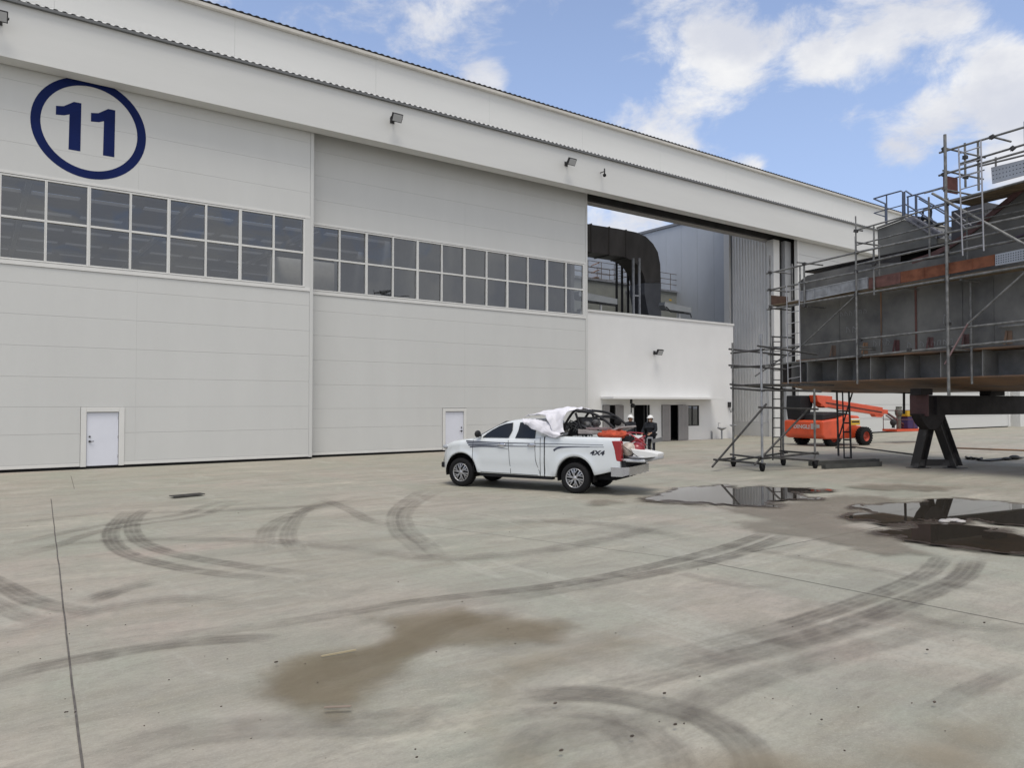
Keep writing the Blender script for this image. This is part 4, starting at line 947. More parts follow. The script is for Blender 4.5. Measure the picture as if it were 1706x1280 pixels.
for i, s_ in enumerate((.62, -.45)):
    m = MB(); m.path(crom([Vector(p) for p in [(.52, s_, 1.35), (.36, s_, 1.70), (.16, s_, 1.98), (.02, s_, 2.0), (-.3, s_, 1.96), (-.55, s_, 1.86), (-.78, s_, 1.70), (-.92, s_, 1.58)]], 6), .032); m.build('side_hoop', plast, fr, M=TM)
    MB().path([(.10, s_, 1.96), (-.02, s_, 1.62), (-.18, s_, 1.40), (-.2, s_, .9)], .03).build('strut', plast, fr, M=TM)
    MB().path([(.06, s_, 1.84), (-.35, s_, 1.84), (-.62, s_, 1.79)], .022).build('strut', plast, fr, M=TM)
MB().slab([(.42, -.35, 1.38), (.30, -.35, 1.72), (.05, -.35, 1.84), (-.10, -.35, 1.60), (-.15, -.35, 1.40)], (0, .8, 0)).build('seat', plast, fr, M=TM, bevel=.04)
MB().path([(.02, .62, 1.99), (.02, -.45, 1.99)], .028).path([(-.5, .62, 1.88), (-.5, -.45, 1.88)], .022).path([(.40, .62, 1.62), (.40, -.45, 1.62)], .022).build('cross_tube', plast, fr, M=TM)
pl = MB(); pl.slab([(.02, .66, 1.44), (-.72, .66, 1.44), (-1.08, .66, 1.60), (-1.06, .66, 1.64), (-.70, .66, 1.50), (.02, .66, 1.56)], (0, -1.2, 0)); pl.build('grey_tray', mat('grey_tray', (.30, .27, .26), .6, var=.2, scale=6), fr, M=TM, bevel=.01)
MB().box(-.9, -.05, .2, .35, 1.52, 1.60).box(-.7, -.15, .4, .55, 1.56, 1.60).build('bracket', mat('pinkish_steel', (.34, .26, .26), .6), fr, M=TM)
MB().lathe([(.0, -.02), (.085, -.03), (.09, 0), (.085, .03), (0, .02)], (-1.0, .60, 1.74), (0, 1, 0), 20).build('caster', blackm, fr, M=TM)
m = MB(); random.seed(4)
for i in range(9): m.ball((random.uniform(-.3, .45), random.uniform(-.2, .6), random.uniform(1.45, 1.72)), random.uniform(.07, .14), (1, .9, .8), 10, 7)
for i in range(6): a = Vector((random.uniform(-.2, .5), .5, random.uniform(1.4, 1.6))); m.path([a, a+Vector((-.15, .05, .2)), a+Vector((-.35, .0, .1)), a+Vector((-.45, 0, -.1))], .018)
m.build('engine_parts', mat('parts_grey', (.07, .07, .072), .6, var=.6, scale=14, thr=(.4, .6)), fr, M=TM)
m = MB(); b_ = bmesh.new(); bmesh.ops.create_icosphere(b_, subdivisions=4, radius=1)
vs = []
for v in b_.verts:
    c = v.co; q = Vector((c.x*.40, c.y*.28, c.z*.12)); q.z += .035*noise.noise(c*2.7)+.03*noise.noise(c*7); q.x += .03*noise.noise(c*5); q.z = max(q.z, -.11); vs.append(Vector((-.86, .55, 1.43))+q)
m.add(vs, [tuple(v.index for v in f.verts) for f in b_.faces], True); b_.free()
tag(m.build('orange_tarpaulin', orange, M=TM), 'bundled orange tarpaulin lying behind the cage frame in the truck bed', 'tarpaulin')
MB_ = MB
en = tthing('engine_pump', 'red portable engine with cream starter cover standing on the tailgate', 'engine', (-1.25, .5, .88))
MB().ball((-1.42, .42, 1.06), .21, (.9, 1, 1.0), 18, 12).build('fuel_tank', engred, en, M=TM)
c = (-1.27, .66, 1.10)
MB().lathe([(.0, .10), (.07, .10), (.09, .07), (.15, .05), (.165, -.02), (.165, -.12)], c, (0, 1, 0), 26).build('starter_cover', beige, en, M=TM)
MB().box(-1.40, -1.14, .38, .60, .885, 1.0).ball((-1.22, .6, .93), .08).ball((-1.40, .6, .95), .08).build('engine_block', mat('engine_dark', (.06, .05, .05), .5, var=.5, scale=15), en, M=TM)
MB().box(-1.34, -1.10, .36, .66, 1.28, 1.42).build('air_filter', plast, en, M=TM, bevel=.02)
h = MB(); h.path([(-1.05, .66, 1.43), (-1.3, .62, 1.47), (-1.55, .55, 1.30), (-1.66, .5, 1.2)], .018).path([(-1.62, .4, 1.42), (-1.35, .5, 1.28), (-1.2, .6, 1.22)], .018).path([(-.95, .5, 1.42), (-1.25, .5, 1.50), (-1.6, .5, 1.48)], .016); h.build('carry_handle', engred, en, M=TM)
# white slab on the tailgate
o = MB().slab([(-1.38, .74, .90), (-1.44, .74, .99), (-1.36, .74, 1.12), (-1.9, .74, 1.05), (-2.02, .74, 1.02), (-2.02, .74, .95), (-1.7, .74, .91)], (0, -.5, 0)).build('foam_board', whitep, M=TM, bevel=.012)
tag(o, 'thick white foam board resting on the lowered tailgate', 'board')
o = MB().lathe([(.30, 0), (.34, .02), (.34, .05), (.27, .06), (.27, .04)], (-1.52, .45, .885), (0, 0, 1), 30).build('metal_tray', galv, M=TM)
tag(o, 'round silver metal tray lying on the tailgate under the white board', 'tray')
# ------------------------------------------------------------------ people and the cart beside the truck
def skin_body(name, verts, edges, radii, m, parent, M, root=0, sub=2):
    me = bpy.data.meshes.new(name); me.from_pydata([tuple(v) for v in verts], edges, []); o = bpy.data.objects.new(name, me); COL.objects.link(o)
    o.parent = parent; inv = wm(parent).inverted()
    for v in me.vertices: v.co = inv @ (M @ v.co)
    me.materials.append(m); md = o.modifiers.new('skin', 'SKIN'); md.use_smooth_shade = True
    for i, r in enumerate(radii):
        me.skin_vertices[0].data[i].radius = (r, r) if isinstance(r, (int, float)) else r; me.skin_vertices[0].data[i].use_root = (i == root)
    s = o.modifiers.new('sub', 'SUBSURF'); s.levels = sub; s.render_levels = sub; return o
def chain(V, E_, R, start, pts, rs):
    prev = start
    for p, r in zip(pts, rs):
        V.append(Vector(p)); R.append(r)
        if prev is not None: E_.append((prev, len(V)-1))
        prev = len(V)-1
    return prev
def person(label, loc, rz, H=1.68, armL=None, armR=None, lean=0.0, look=0.0, mask_=False, bulky=1.0, group='workers by the truck'):
    """local frame: the person faces -y"""
    r = thing('person', label, 'person', loc, rz, group); M = wm(r); s = H/1.75
    def P(x, y, z): z *= s; return Vector((x*s, y*s-lean*max(0, z-.9), z))
    V, E_, R = [], [], []
    pel = chain(V, E_, R, None, [P(0, 0, .95)], [(.15*s, .11*s)])
    che = chain(V, E_, R, pel, [P(0, 0, 1.10), P(0, 0, 1.30), P(0, 0, 1.42)], [.125*s, .145*s, .11*s])
    nk = chain(V, E_, R, che, [P(0, 0, 1.50), P(0, -.01, 1.56)], [.058*s, .07*s])
    chain(V, E_, R, nk, [P(0, -.02, 1.62), P(0, -.015, 1.69)], [.092*s, .085*s])
    chain(V, E_, R, nk, [P(0, -.115, 1.60)], [.018*s])   # nose
    for sx in (-1, 1): chain(V, E_, R, nk, [P(.088*sx, 0, 1.615)], [.016*s])   # ears
    arms = {}
    for sx, a in ((-1, armR), (1, armL)):
        a = a or [(.20, 0, 1.41), (.25, .02, 1.13), (.25, -.08, .90)]
        pts = [P(q[0]*sx, q[1], q[2]) for q in a]
        hd = chain(V, E_, R, che, pts[:1]+[pts[0].lerp(pts[1], .5)]+pts[1:2]+[pts[1].lerp(pts[2], .5)]+pts[2:3], [.062*s, .05*s, .043*s, .038*s, .027*s])
        arms[sx] = pts; d = (pts[2]-pts[1]).normalized(); side = d.cross(Vector((0, 1, 0))).normalized()
        pm_ = chain(V, E_, R, hd, [pts[2]+d*.05], [.034*s]); 
        for k, ln in enumerate((.065, .078, .085, .075, .058)):
            o_ = side*((k-2)*.018); q0 = pts[2]+d*.085+o_
            if k == 0: q0 = pts[2]+d*.04+side*-.045; dd = (d-side*.8).normalized()
            else: dd = d
            chain(V, E_, R, pm_, [q0, q0+dd*ln*.5, q0+dd*ln*.85+Vector((0, -.018, 0))], [.010, .009, .008])
    legs = {}
    for sx in (-1, 1):
        L_ = [P(.095*sx, 0, .88), P(.10*sx, -.02, .50), P(.105*sx, .02, .10)]; legs[sx] = L_
        ft = chain(V, E_, R, pel, [L_[0], L_[0].lerp(L_[1], .5), L_[1], L_[1].lerp(L_[2], .45), L_[2]], [.095*s, .08*s, .056*s, .054*s, .038*s])
        chain(V, E_, R, ft, [P(.11*sx, .04, .045), P(.12*sx, -.10, .035), P(.125*sx, -.17, .03)], [.042, .04, .03])
    skin_body('body', V, E_, R, skinm, r, M)
    # jacket with sleeves
    V, E_, R = [], [], []
    b0 = chain(V, E_, R, None, [P(0, 0, 1.10)], [.165*s*bulky]); chain(V, E_, R, b0, [P(0, 0, .96), P(0, 0, .84)], [.17*s*bulky, .165*s*bulky])
    up_ = chain(V, E_, R, b0, [P(0, 0, 1.28), P(0, 0, 1.41), P(0, 0, 1.50)], [.178*s*bulky, .13*s*bulky, .07*s])
    for sx in (-1, 1):
        p_ = arms[sx]; chain(V, E_, R, len(V)-1 if False else up_-1, [p_[0], p_[0].lerp(p_[1], .5), p_[1], p_[1].lerp(p_[2], .85)], [.085*s*bulky, .072*s*bulky, .062*s*bulky, .048*s])
    skin_body('jacket', V, E_, R, navy, r, M)
    V, E_, R = [], [], []
    b0 = chain(V, E_, R, None, [P(0, 0, .93)], [.155*s])
    for sx in (-1, 1): l_ = legs[sx]; chain(V, E_, R, b0, [l_[0], l_[0].lerp(l_[1], .5), l_[1], l_[1].lerp(l_[2], .5), l_[2]], [.11*s, .098*s, .078*s, .07*s, .066*s])
    skin_body('trousers', V, E_, R, navy, r, M)
    for sx in (-1, 1): MB().ball(P(.115*sx, -.07, .045), .06, (.85, 2.2, .85), 10, 7).build('boot', blackm, r, M=M)
    hc = P(0, -.012, 1.69)
    h = MB(); prof = []
    for i in range(8): t = pi/2*i/7; prof.append((.128*s*sin(t)+.0001, .115*s*cos(t)))
    h.lathe(prof, hc, (0, 0, 1), 20).lathe([(.128*s, 0), (.15*s, -.012)], hc, (0, 0, 1), 20).slab([hc+Vector((-.10*s, -.08*s, 0)), hc+Vector((.10*s, -.08*s, 0)), hc+Vector((.07*s, -.20*s, -.02)), hc+Vector((-.07*s, -.20*s, -.02))], (0, 0, .008)); h.build('helmet', whitep, r, M=M)
    MB().ball(P(0, .02, 1.63), .1*s, (1.0, .95, .9), 12, 8).build('hair', blackm, r, M=M)
    if mask_: MB().ball(P(0, -.055, 1.575), .07*s, (.95, .75, .8), 12, 8).build('face_mask', whitep, r, M=M)
    for sx in (-1, 1): pass
    ey = MB()
    for sx in (-1, 1): ey.ball(P(.033*sx, -.108, 1.635), .011*s, (1.2, .6, 1), 8, 6)
    if False: ey.build('eye', blackm, r, M=M)
    for sx in (-1, 1): MB().ball(P(.033*sx, -.100, 1.635), .012*s, (1.2, .7, 1), 8, 6).build('eye', blackm, r, M=M)
    return r
def at_depth(px, z): d = ray(px, 640); p = CC+d*(z/d.dot(FW)); return Vector((p.x, p.y, 0))
pA = at_depth(1050, 31.5); pB = at_depth(1085, 30.6)
def face_cam(p): return atan2(-p.x, p.y)   # angle that turns -y towards the camera
person('worker in black clothes and white helmet standing upright behind the loaded tailgate', pA, face_cam(pA)+.5, 1.66)
person('worker in black jacket, white helmet and white mask bending over the dark cart', pB, face_cam(pB)-.45, 1.66,
       armL=[(.21, -.02, 1.40), (.31, -.16, 1.14), (.16, -.40, 1.02)], armR=[(.21, -.02, 1.40), (.34, -.12, 1.12), (.26, -.38, .98)], lean=.12, mask_=True, bulky=1.15)
pc = at_depth(1070, 29.6); ca = face_cam(pc)
ct = thing('tool_cart', 'dark tool cabinet on castors with a grey side tray, beside the masked worker', 'cart', pc, ca); CM = wm(ct)
MB().box(-.30, .14, -.25, .25, .10, .88).build('cabinet', mat('cabinet_black', (.02, .017, .02), .5, var=.4), ct, M=CM, bevel=.02)
MB().box(.16, .20, -.27, .25, .12, .84).box(.36, .40, -.27, .25, .12, .80).box(.16, .40, -.27, .25, .80, .84).build('frame', galv, ct, M=CM)
MB().slab([(.36, -.3, .62), (.78, -.3, .70), (.78, -.3, .86), (.36, -.3, .74)], (0, .45, 0)).build('side_tray', mat('tray_grey', (.16, .16, .16), .5), ct, M=CM)
for x in (-.25, .1, .38):
    for y in (-.2, .2): MB().lathe([(0, -.02), (.05, -.02), (.05, .02), (0, .02)], (x, y, .05), (1, 0, 0), 14).build('castor', blackm, ct, M=CM)
# ------------------------------------------------------------------ boom lift (local x along +u, y away from the camera)
lc = (gp(1385, 744)+gp(1440, 742))/2+EV*.95
lf = thing('boom_lift', 'red telescopic boom lift with folded boom, parked beyond the scaffold', 'boom lift', lc, atan2(EU.y, EU.x)); LM = wm(lf); LV = lc.dot(EV)
LI = LM.inverted()
for i, (x, y) in enumerate([(-1.2, -.95), (1.2, -.95), (-1.2, .95), (1.2, .95)]):
    s_ = 1 if y > 0 else -1; R = .47
    m = MB().lathe([(.26, -.18), (R-.04, -.18), (R, -.14), (R, .14), (R-.04, .18), (.26, .18), (.26, -.18)], (x, y, R), (0, 1, 0), 32)
    for k_ in range(22):
        t = 2*pi*k_/22; c = Vector((x+cos(t)*R, y, R+sin(t)*R)); d = Vector((cos(t), 0, sin(t)))
        m.bar(c+Vector((-.03*sin(t), -.16, .03*cos(t))), c+Vector((.03*sin(t), .0, -.03*cos(t))), .05, .05, up=d); m.bar(c+Vector((.03*sin(t), .0, -.03*cos(t))), c+Vector((-.03*sin(t), .16, .03*cos(t))), .05, .05, up=d)
    w_ = m.build('wheel', blackm, lf, M=LM)
    MB().lathe([(.0, .06*s_), (.10, .06*s_), (.13, .0), (.22, .02*s_), (.265, .15*s_), (.27, .17*s_)], (x, y, R), (0, 1, 0), 28).build('rim', reddk, w_, M=LM)
MB().slab([(-1.15, -.6, .35), (1.35, -.6, .35), (1.5, -.6, .55), (1.45, -.6, .98), (.9, -.6, 1.05), (-.6, -.6, 1.0), (-1.15, -.6, .8)], (0, 1.2, 0)).build('chassis', redl, lf, M=LM, bevel=.03)
MB().tube((-1.2, -.9, .47), (-1.2, .9, .47), .1).tube((1.2, -.9, .47), (1.2, .9, .47), .1).build('axle', darkm, lf, M=LM)
bdy = MB().slab([(-2.15, -1.22, .55), (-1.95, -1.22, .38), (-.9, -1.22, .38), (-.25, -1.22, .95), (.35, -1.22, 1.05), (.65, -1.22, 1.35), (.5, -1.22, 1.55), (-.2, -1.22, 1.60), (-.9, -1.22, 1.42), (-2.15, -1.22, 1.30)], (0, 2.5, 0)).build('turntable_cover', redl, lf, M=LM, bevel=.07)
MB().slab([(-1.85, -.95, 1.31), (-1.75, -.95, 1.62), (-.9, -.95, 1.75), (-.1, -.95, 1.70), (.3, -.95, 1.60), (-.9, -.95, 1.43)], (0, 1.9, 0)).build('engine_hood', plast, lf, M=LM, bevel=.05)
MB().slab([(-2.05, .18, 1.33), (-2.15, .18, 2.0), (-2.12, .18, 2.60), (-1.35, .18, 2.60), (-1.2, .18, 2.1), (-1.5, .18, 1.6)], (0, .95, 0)).build('riser', plast, lf, M=LM, bevel=.04)
yb = -.15
MB().slab([(-1.55, yb-.2, 2.62), (-1.45, yb-.2, 2.28), (-.9, yb-.2, 1.95), (-.4, yb-.2, 2.05), (-.4, yb-.2, 2.56)], (0, .5, 0)).build('boom_mount', redl, lf, M=LM, bevel=.02)
def LB(px, py): p = LI @ BV(px, py, LV+yb); return p
p0, p1 = LB(1366, 671.5), LB(1476, 687.5); p2 = LB(1362, 669)
MB().bar(Vector((-1.2, yb, LB(1352, 670).z)), Vector((p1.x-.5, yb, p1.z+.06)), .38, .44).build('boom_section', redl, lf, M=LM, bevel=.02)
MB().bar(Vector((-.9, yb-.205, LB(1352, 670).z-.03)), Vector((p1.x-.6, yb-.205, p1.z+.02)), .03, .05).build('cable_tray', darkm, lf, M=LM)
MB().bar(Vector((p1.x-1.0, yb, p1.z+.10)), Vector((p1.x, yb, p1.z+.03)), .26, .24).build('boom_section', redl, lf, M=LM, bevel=.02)
MB().slab([(p1.x-1.25, yb-.17, p1.z-.02), (p1.x-.35, yb-.17, p1.z-.10), (p1.x-.55, yb-.17, p1.z-.26), (p1.x-1.0, yb-.17, p1.z-.24)], (0, .3, 0)).build('boom_nose', redl, lf, M=LM, bevel=.02)
q0, q1 = Vector((p1.x, yb, p1.z)), LB(1508, 712)
for dz, w in ((0, .09), (-.16, .05)): MB().bar(q0+Vector((0, 0, dz)), q1+Vector((0, 0, dz+.1)), w).build('jib_arm', mat('jib_maroon', (.12, .05, .05), .5), lf, M=LM)
b0 = LB(1482, 716); b1 = LB(1540, 717)
bk = MB(); bk.box(b0.x, b1.x, yb-.45, yb+.45, b0.z-.10, b0.z+.03); bs = bk.build('basket_floor', redl, lf, M=LM)
rl = MB(); zt = b0.z+1.05
for x in (b0.x+.05, (b0.x+b1.x)/2, b1.x-.05):
    for y in (yb-.42, yb+.42): rl.tube((x, y, b0.z), (x, y, zt), .02)
for z in (zt, b0.z+.55):
    for y in (yb-.42, yb+.42): rl.tube((b0.x+.05, y, z), (b1.x-.05, y, z), .02)
    for x in (b0.x+.05, b1.x-.05): rl.tube((x, yb-.42, z), (x, yb+.42, z), .02)
rl.build('basket_rail', mat('jib_maroon', (.12, .05, .05)), lf, M=LM)
c = LB(1481, 704); MB().ball((c.x-.05, yb-.3, c.z), .18, (.8, 1, 1.1)).tube((c.x-.05, yb-.3, c.z-.3), (c.x-.05, yb-.3, c.z), .08).build('work_light', darkm, lf, M=LM)
y_ = LB(1512, 690)
yo_ = MB().box(y_.x-.42, y_.x+.38, yb-.3, yb+.3, y_.z-.14, y_.z+.20).box(y_.x+.3, y_.x+.9, yb-.3, yb+.3, y_.z-.2, y_.z-.02).build('tool_hamper', yel, M=LM, bevel=.05)
tag(yo_, 'yellow machine box standing in the red lift basket', 'machine')
o = MB().box(y_.x-.35, y_.x+.5, yb-.28, yb+.28, b0.z+.03, y_.z-.145).build('storage_crate', purple, M=LM, bevel=.04); tag(o, 'dark purple crate under the yellow machine in the lift basket', 'crate')
m = MB(); m.ball((y_.x-.75, yb, y_.z+.1), .2, (1, 1, 1.4)).tube((y_.x-.75, yb, b0.z+.03), (y_.x-.75, yb, y_.z), .12).box(y_.x-.85, y_.x-.6, yb-.1, yb+.1, y_.z+.3, y_.z+.42)
tag(m.build('gas_cylinder', mat('olive_grey', (.12, .12, .10), .6, var=.3, scale=8), M=LM), 'olive grey cylinder strapped upright at the left of the lift basket', 'cylinder')
vs, fs = text_mesh('DINGLI', .27, .003, 0, .012)
xr_ = -2.15-.012; vm = max(v.x for v in vs)
MB().add([(xr_, .62-v.x*1.2, .90+v.y) for v in vs], fs).build('lettering', whitep, lf, M=LM, recalc=False)
MB().box(xr_-.002, xr_+.01, -.85, -.50, .88, 1.16).box(xr_-.004, xr_+.008, -1.05, -.87, .94, 1.12).build('warning_plate', mat('plate_grey', (.42, .38, .36), .5), lf, M=LM)
MB().box(-.10, .55, -1.235, -1.222, 1.08, 1.42).build('warning_label', yel, lf, M=LM); MB().box(-.06, .51, -1.240, -1.2355, 1.20, 1.28).build('label_text_bar', plast, lf, M=LM)
MB().box(-.10, .55, -1.2362, -1.2352, 1.34, 1.415).build('label_white_band', whitep, lf, M=LM)
# ------------------------------------------------------------------ steel block on its trestle (u across, v along, z up)
UB = 22.8
def uvz(p): return (p.dot(EU), p.dot(EV), p.z)
sb = thing('steel_block', 'huge dark welded steel block propped up on a trestle at the right', 'steel block', UVZ(25.5, 15, 0))
def face(px, u): return [BU(x, y, u) for x, y in px]
V1, V0 = 21.05, 6.0
ft = [(1330, 470), (1345, 459), (1425, 442), (1500, 437), (1560, 432), (1706, 400), (1830, 372)]
top = [BU(x, y, UB) for x, y in ft]
poly = [UVZ(UB, V1, 3.90)]+top+[UVZ(UB, top[-1].dot(EV), 3.90)]
MB().slab(poly, EU*.03).build('side_plate', steelp, sb)
# welded vertical seams and stiffener edges on the side plate
m = []
for px, mt, w in ((1468, steelr, .05), (1526, mat('seam_rust', (.12, .055, .045), .8, var=.3), .07), (1398, steelp, .03), (1603, steelp, .03), (1655, steelp, .03)):
    p = BU(px, 520, UB-.004); v = p.dot(EV); MB().bar(UVZ(UB-.012, v, 3.92), UVZ(UB-.012, v, 6.2), w, .016, up=EU).build('weld_seam', mt, sb)
for px, mt in ((1387, steelr), (1440, steelr), (1492, mat('patch_dkred', (.08, .03, .03), .7)), (1548, steelred), (1607, steelred), (1678, steelr)):
    v = BU(px, 590, UB).dot(EV); MB().slab([UVZ(UB-.14, v-.03, 3.935), UVZ(UB-.14, v+.03, 3.935), UVZ(UB-.02, v+.03, 4.36), UVZ(UB-.02, v-.03, 4.36)], EU*.012).build('gusset', mt, sb)
    MB().bar(UVZ(UB-.008, v-.08, 3.95), UVZ(UB-.008, v-.08, 4.35), .16, .006, up=EU).build('primer_patch', mt, sb)
# lower flange, web brackets, back plate and bottom plate
MB().slab([UVZ(UB-.10, V0, 3.84), UVZ(UB-.10, V1+.1, 3.84), UVZ(UB+1.3, V1+.1, 3.84), UVZ(UB+1.3, V0, 3.84)], (0, 0, .05)).build('flange', steelr, sb)
wx = [1318, 1345, 1395, 1450, 1507, 1567, 1637, 1716]
for i, px in enumerate(wx):
    v = BU(px, 620, UB).dot(EV); MB().slab([UVZ(UB+.02, v, 3.03), UVZ(UB+.80, v, 3.03), UVZ(UB+.80, v, 3.78), UVZ(UB+.55, v, 3.78), UVZ(UB+.42, v, 3.835), UVZ(UB+.04, v, 3.835)], EV*.03).build('web_plate', mat('web_grey', (.26, .26, .25), .5, var=.25, scale=1.2), sb)
for v in (10.6, 9.0, 7.4): MB().slab([UVZ(UB+.02, v, 3.03), UVZ(UB+.80, v, 3.03), UVZ(UB+.80, v, 3.835), UVZ(UB+.04, v, 3.835)], EV*.03).build('web_plate', mat('web_grey', (.26, .26, .25)), sb)
MB().slab([UVZ(UB+.81, V0, 2.98), UVZ(UB+.81, 21.9, 2.98), UVZ(UB+.81, 21.9, 3.83), UVZ(UB+.81, V0, 3.83)], EU*.03).build('back_plate', mat('back_grey', (.21, .21, .205), .5, var=.3, scale=1.1), sb)
MB().slab([UVZ(UB-.02, 21.5, 2.99), UVZ(UB+.80, 21.5, 2.99), UVZ(UB+.80, 21.5, 3.83), UVZ(UB-.02, 21.5, 3.83)], EV*.4).build('end_plate', beamm, sb)
bt = MB(); prof = [(UB-.06, 2.99), (UB+.25, 2.93), (UB+.7, 2.83), (UB+1.3, 2.73), (UB+2.2, 2.66), (UB+3.5, 2.63), (UB+5.8, 2.63)]
n = len(prof); vs = [UVZ(u, v, z) for v in (V0, 21.95) for u, z in prof]+[UVZ(u, v, z+.04) for v in (V0, 21.95) for u, z in prof]
fs = [(i, i+1, n+i+1, n+i) for i in range(n-1)]+[(2*n+i, 3*n+i, 3*n+i+1, 2*n+i+1) for i in range(n-1)]+[(0, n, 3*n, 2*n), (n-1, 3*n-1, 4*n-1, 2*n-1)]+[(i, 2*n+i, 2*n+i+1, i+1) for i in range(n-1)]+[(n+i, n+i+1, 3*n+i+1, 3*n+i) for i in range(n-1)]
bt.add(vs, fs, False); bt.build('bottom_plate', steelr, sb)
# body of the block behind the side plate
zt = top[2].z
MB().slab([UVZ(UB+.031, V0, 3.9), UVZ(UB+.031, 21.0, 3.9), UVZ(UB+.031, 21.0, zt-.35), UVZ(UB+.031, V0, zt-.35)], EU*5.6).build('hull_body', steelp, sb)
MB().slab([UVZ(UB+1.2, V0, 2.70), UVZ(UB+1.2, 21.9, 2.78), UVZ(UB+1.2, 21.9, 3.89), UVZ(UB+1.2, V0, 3.89)], EU*4.5).build('hull_body', steelp, sb)
# dark overhanging deck plate at the far end
d0 = [BU(*q, UB+.1) for q in [(1341, 458), (1425, 437), (1600, 400)]]
dz = d0[1].z
MB().slab([UVZ(UB+.1, 20.9, dz), UVZ(UB+.1, 13, dz), UVZ(UB+5, 13, dz), UVZ(UB+5, 20.9, dz)], (0, 0, .06)).build('deck_plate', beamm, sb)
MB().slab(face([(1345, 459), (1425, 440), (1500, 420), (1500, 437), (1425, 444), (1360, 468)], UB+.05), EU*.03).build('deck_edge_plate', mat('edge_black', (.03, .028, .03), .6, var=.3), sb)
# raised superstructure plate sweeping up to the right, with a red primed edge
sp0 = [(1520, 436), (1545, 428), (1575, 414), (1600, 398), (1630, 376), (1660, 350), (1685, 330), (1712, 306), (1830, 220)]
MB().slab(face(sp0+[(1830, 380), (1706, 408), (1560, 436)], UB+.06), EU*3.5).build('superstructure_plate', mat('plate_grey_green', (.095, .098, .09), .5, var=.25, scale=.7, col2=(.13, .125, .115)), sb)
ed = MB(); q = face(sp0, UB+.02)
for a, b in zip(q[:-1], q[1:]): ed.bar(a, b, .16, .05, up=EU)
ed.build('primed_edge', steelred, sb)
q = crom(face([(1655, 440), (1665, 420), (1690, 398), (1712, 388)], UB+.03), 5); m = MB()
for a, b in zip(q[:-1], q[1:]): m.bar(a, b, .05, .03, up=EU)
m.build('weld_seam', mat('patch_purple', (.07, .05, .075), .6), sb)
# grey wedge-shaped hatch house on the deck
hh = [(1462, 382), (1506, 366), (1520, 371), (1561, 396), (1561, 430), (1463, 432)]
MB().slab(face(hh, 24.2), EU*1.6).build('hatch_house', mat('hatch_grey', (.13, .13, .12), .55, var=.25, scale=1), sb)
q = face([(1461, 380), (1507, 363), (1562, 394)], 24.15); m = MB(); m.bar(q[0], q[1], .05, .08, up=EU).bar(q[1], q[2], .05, .08, up=EU); m.build('hatch_rim', steelp, sb)
MB().slab(face([(1585, 352), (1612, 345), (1640, 336), (1640, 420), (1585, 425)], 25.0), EU*1.5).build('deck_box', mat('deck_box_dark', (.05, .05, .058), .55, var=.3), sb)
MB().slab(face([(1542, 380), (1562, 376), (1562, 395), (1542, 398)], 25.5), EU*1.0).build('deck_box', mat('deck_box_dark', (.05, .05, .058)), sb)
# chalk marks: loose illegible workshop scribbles on the plate
ch = mat('chalk', (.30, .30, .31), .9, var=.2)
random.seed(8)
def scribble(px, py, n, s):
    p = BU(px, py, UB-.004); v, z = p.dot(EV), p.z; m = MB()
    for i in range(n):
        v0 = v-i*s*1.25; a = [(v0, z-s*.5), (v0-s*.1, z+s*.5), (v0-s*.7, z+s*random.uniform(-.2, .5)), (v0-s*random.uniform(.3, .8), z-s*.5)]
        for q0, q1 in zip(a[:-1], a[1:]): m.bar(UVZ(UB-.008, q0[0], q0[1]), UVZ(UB-.008, q1[0], q1[1]), .012, .006, up=EU)
    m.build('chalk_mark', ch, sb)
scribble(1400, 524, 6, .16); scribble(1410, 550, 2, .22); scribble(1455, 572, 3, .2); scribble(1512, 575, 4, .18); scribble(1552, 572, 4, .16); scribble(1572, 532, 1, .3)
# ------------------------------------------------------------------ trestle and beam carrying the block
ts = thing('trestle', 'black A-shaped steel trestle under the steel block', 'trestle', UVZ(24, 16.3, 0))
def legs(m_, c0, c1, c2, c3, v, w): return MB().slab([BV(*c0, v), BV(*c1, v), BV(*c2, v), BV(*c3, v)], EV*w)
VB = 16.1
stl = mat('trestle_steel', (.05, .045, .043), .55, var=.5, scale=1.5, col2=(.12, .115, .11), thr=(.5, .75))
def hbeam(p, q, w, d, mt, nm, par):   # H section: two flanges and a web
    m = MB(); dirv = (q-p).normalized(); a = EV; b = dirv.cross(a).normalized()
    m.bar(p+b*w/2, q+b*w/2, d, .03, up=b).bar(p-b*w/2, q-b*w/2, d, .03, up=b).bar(p, q, .03, w-.031, up=b); return m.build(nm, mt, par)
zb_ = 1.80
for s_, (x0, x1) in enumerate(((1529, 1549), (1592, 1561))):
    for dv in (0.0,): p = gp(x0, 780); p = UVZ(p.dot(EU), p.dot(EV), .02); u1 = BV(x1, 692, 16.25).dot(EU); hbeam(p, UVZ(u1, 16.25, zb_-.01), .33, .30, stl, 'leg', ts)
pa, pb_ = gp(1530, 780), gp(1591, 780)
MB().bar(pa+Vector((0, 0, .18)), pb_+Vector((0, 0, .18)), .12, .22).build('spreader', stl, ts)
for p in (pa, pb_): MB().slab([p+EU*-.3+EV*-.25, p+EU*.3+EV*-.25, p+EU*.3+EV*.25, p+EU*-.3+EV*.25], (0, 0, .02)).build('foot_plate', stl, ts)
u0 = BV(1533, 670, 16.25).dot(EU)
cp_ = [BV(1532, 690, 16.05), BV(1576, 690, 16.05), BV(1570, 706, 16.05), BV(1561, 716, 16.05), BV(1549, 716, 16.05), BV(1540, 706, 16.05)]
MB().slab(cp_, EV*.34).build('head_plate', beamm, ts)
bm_ = thing('support_beam', 'thick black box beam lying across the trestle under the block', 'beam', UVZ(26, 16.25, zb_))
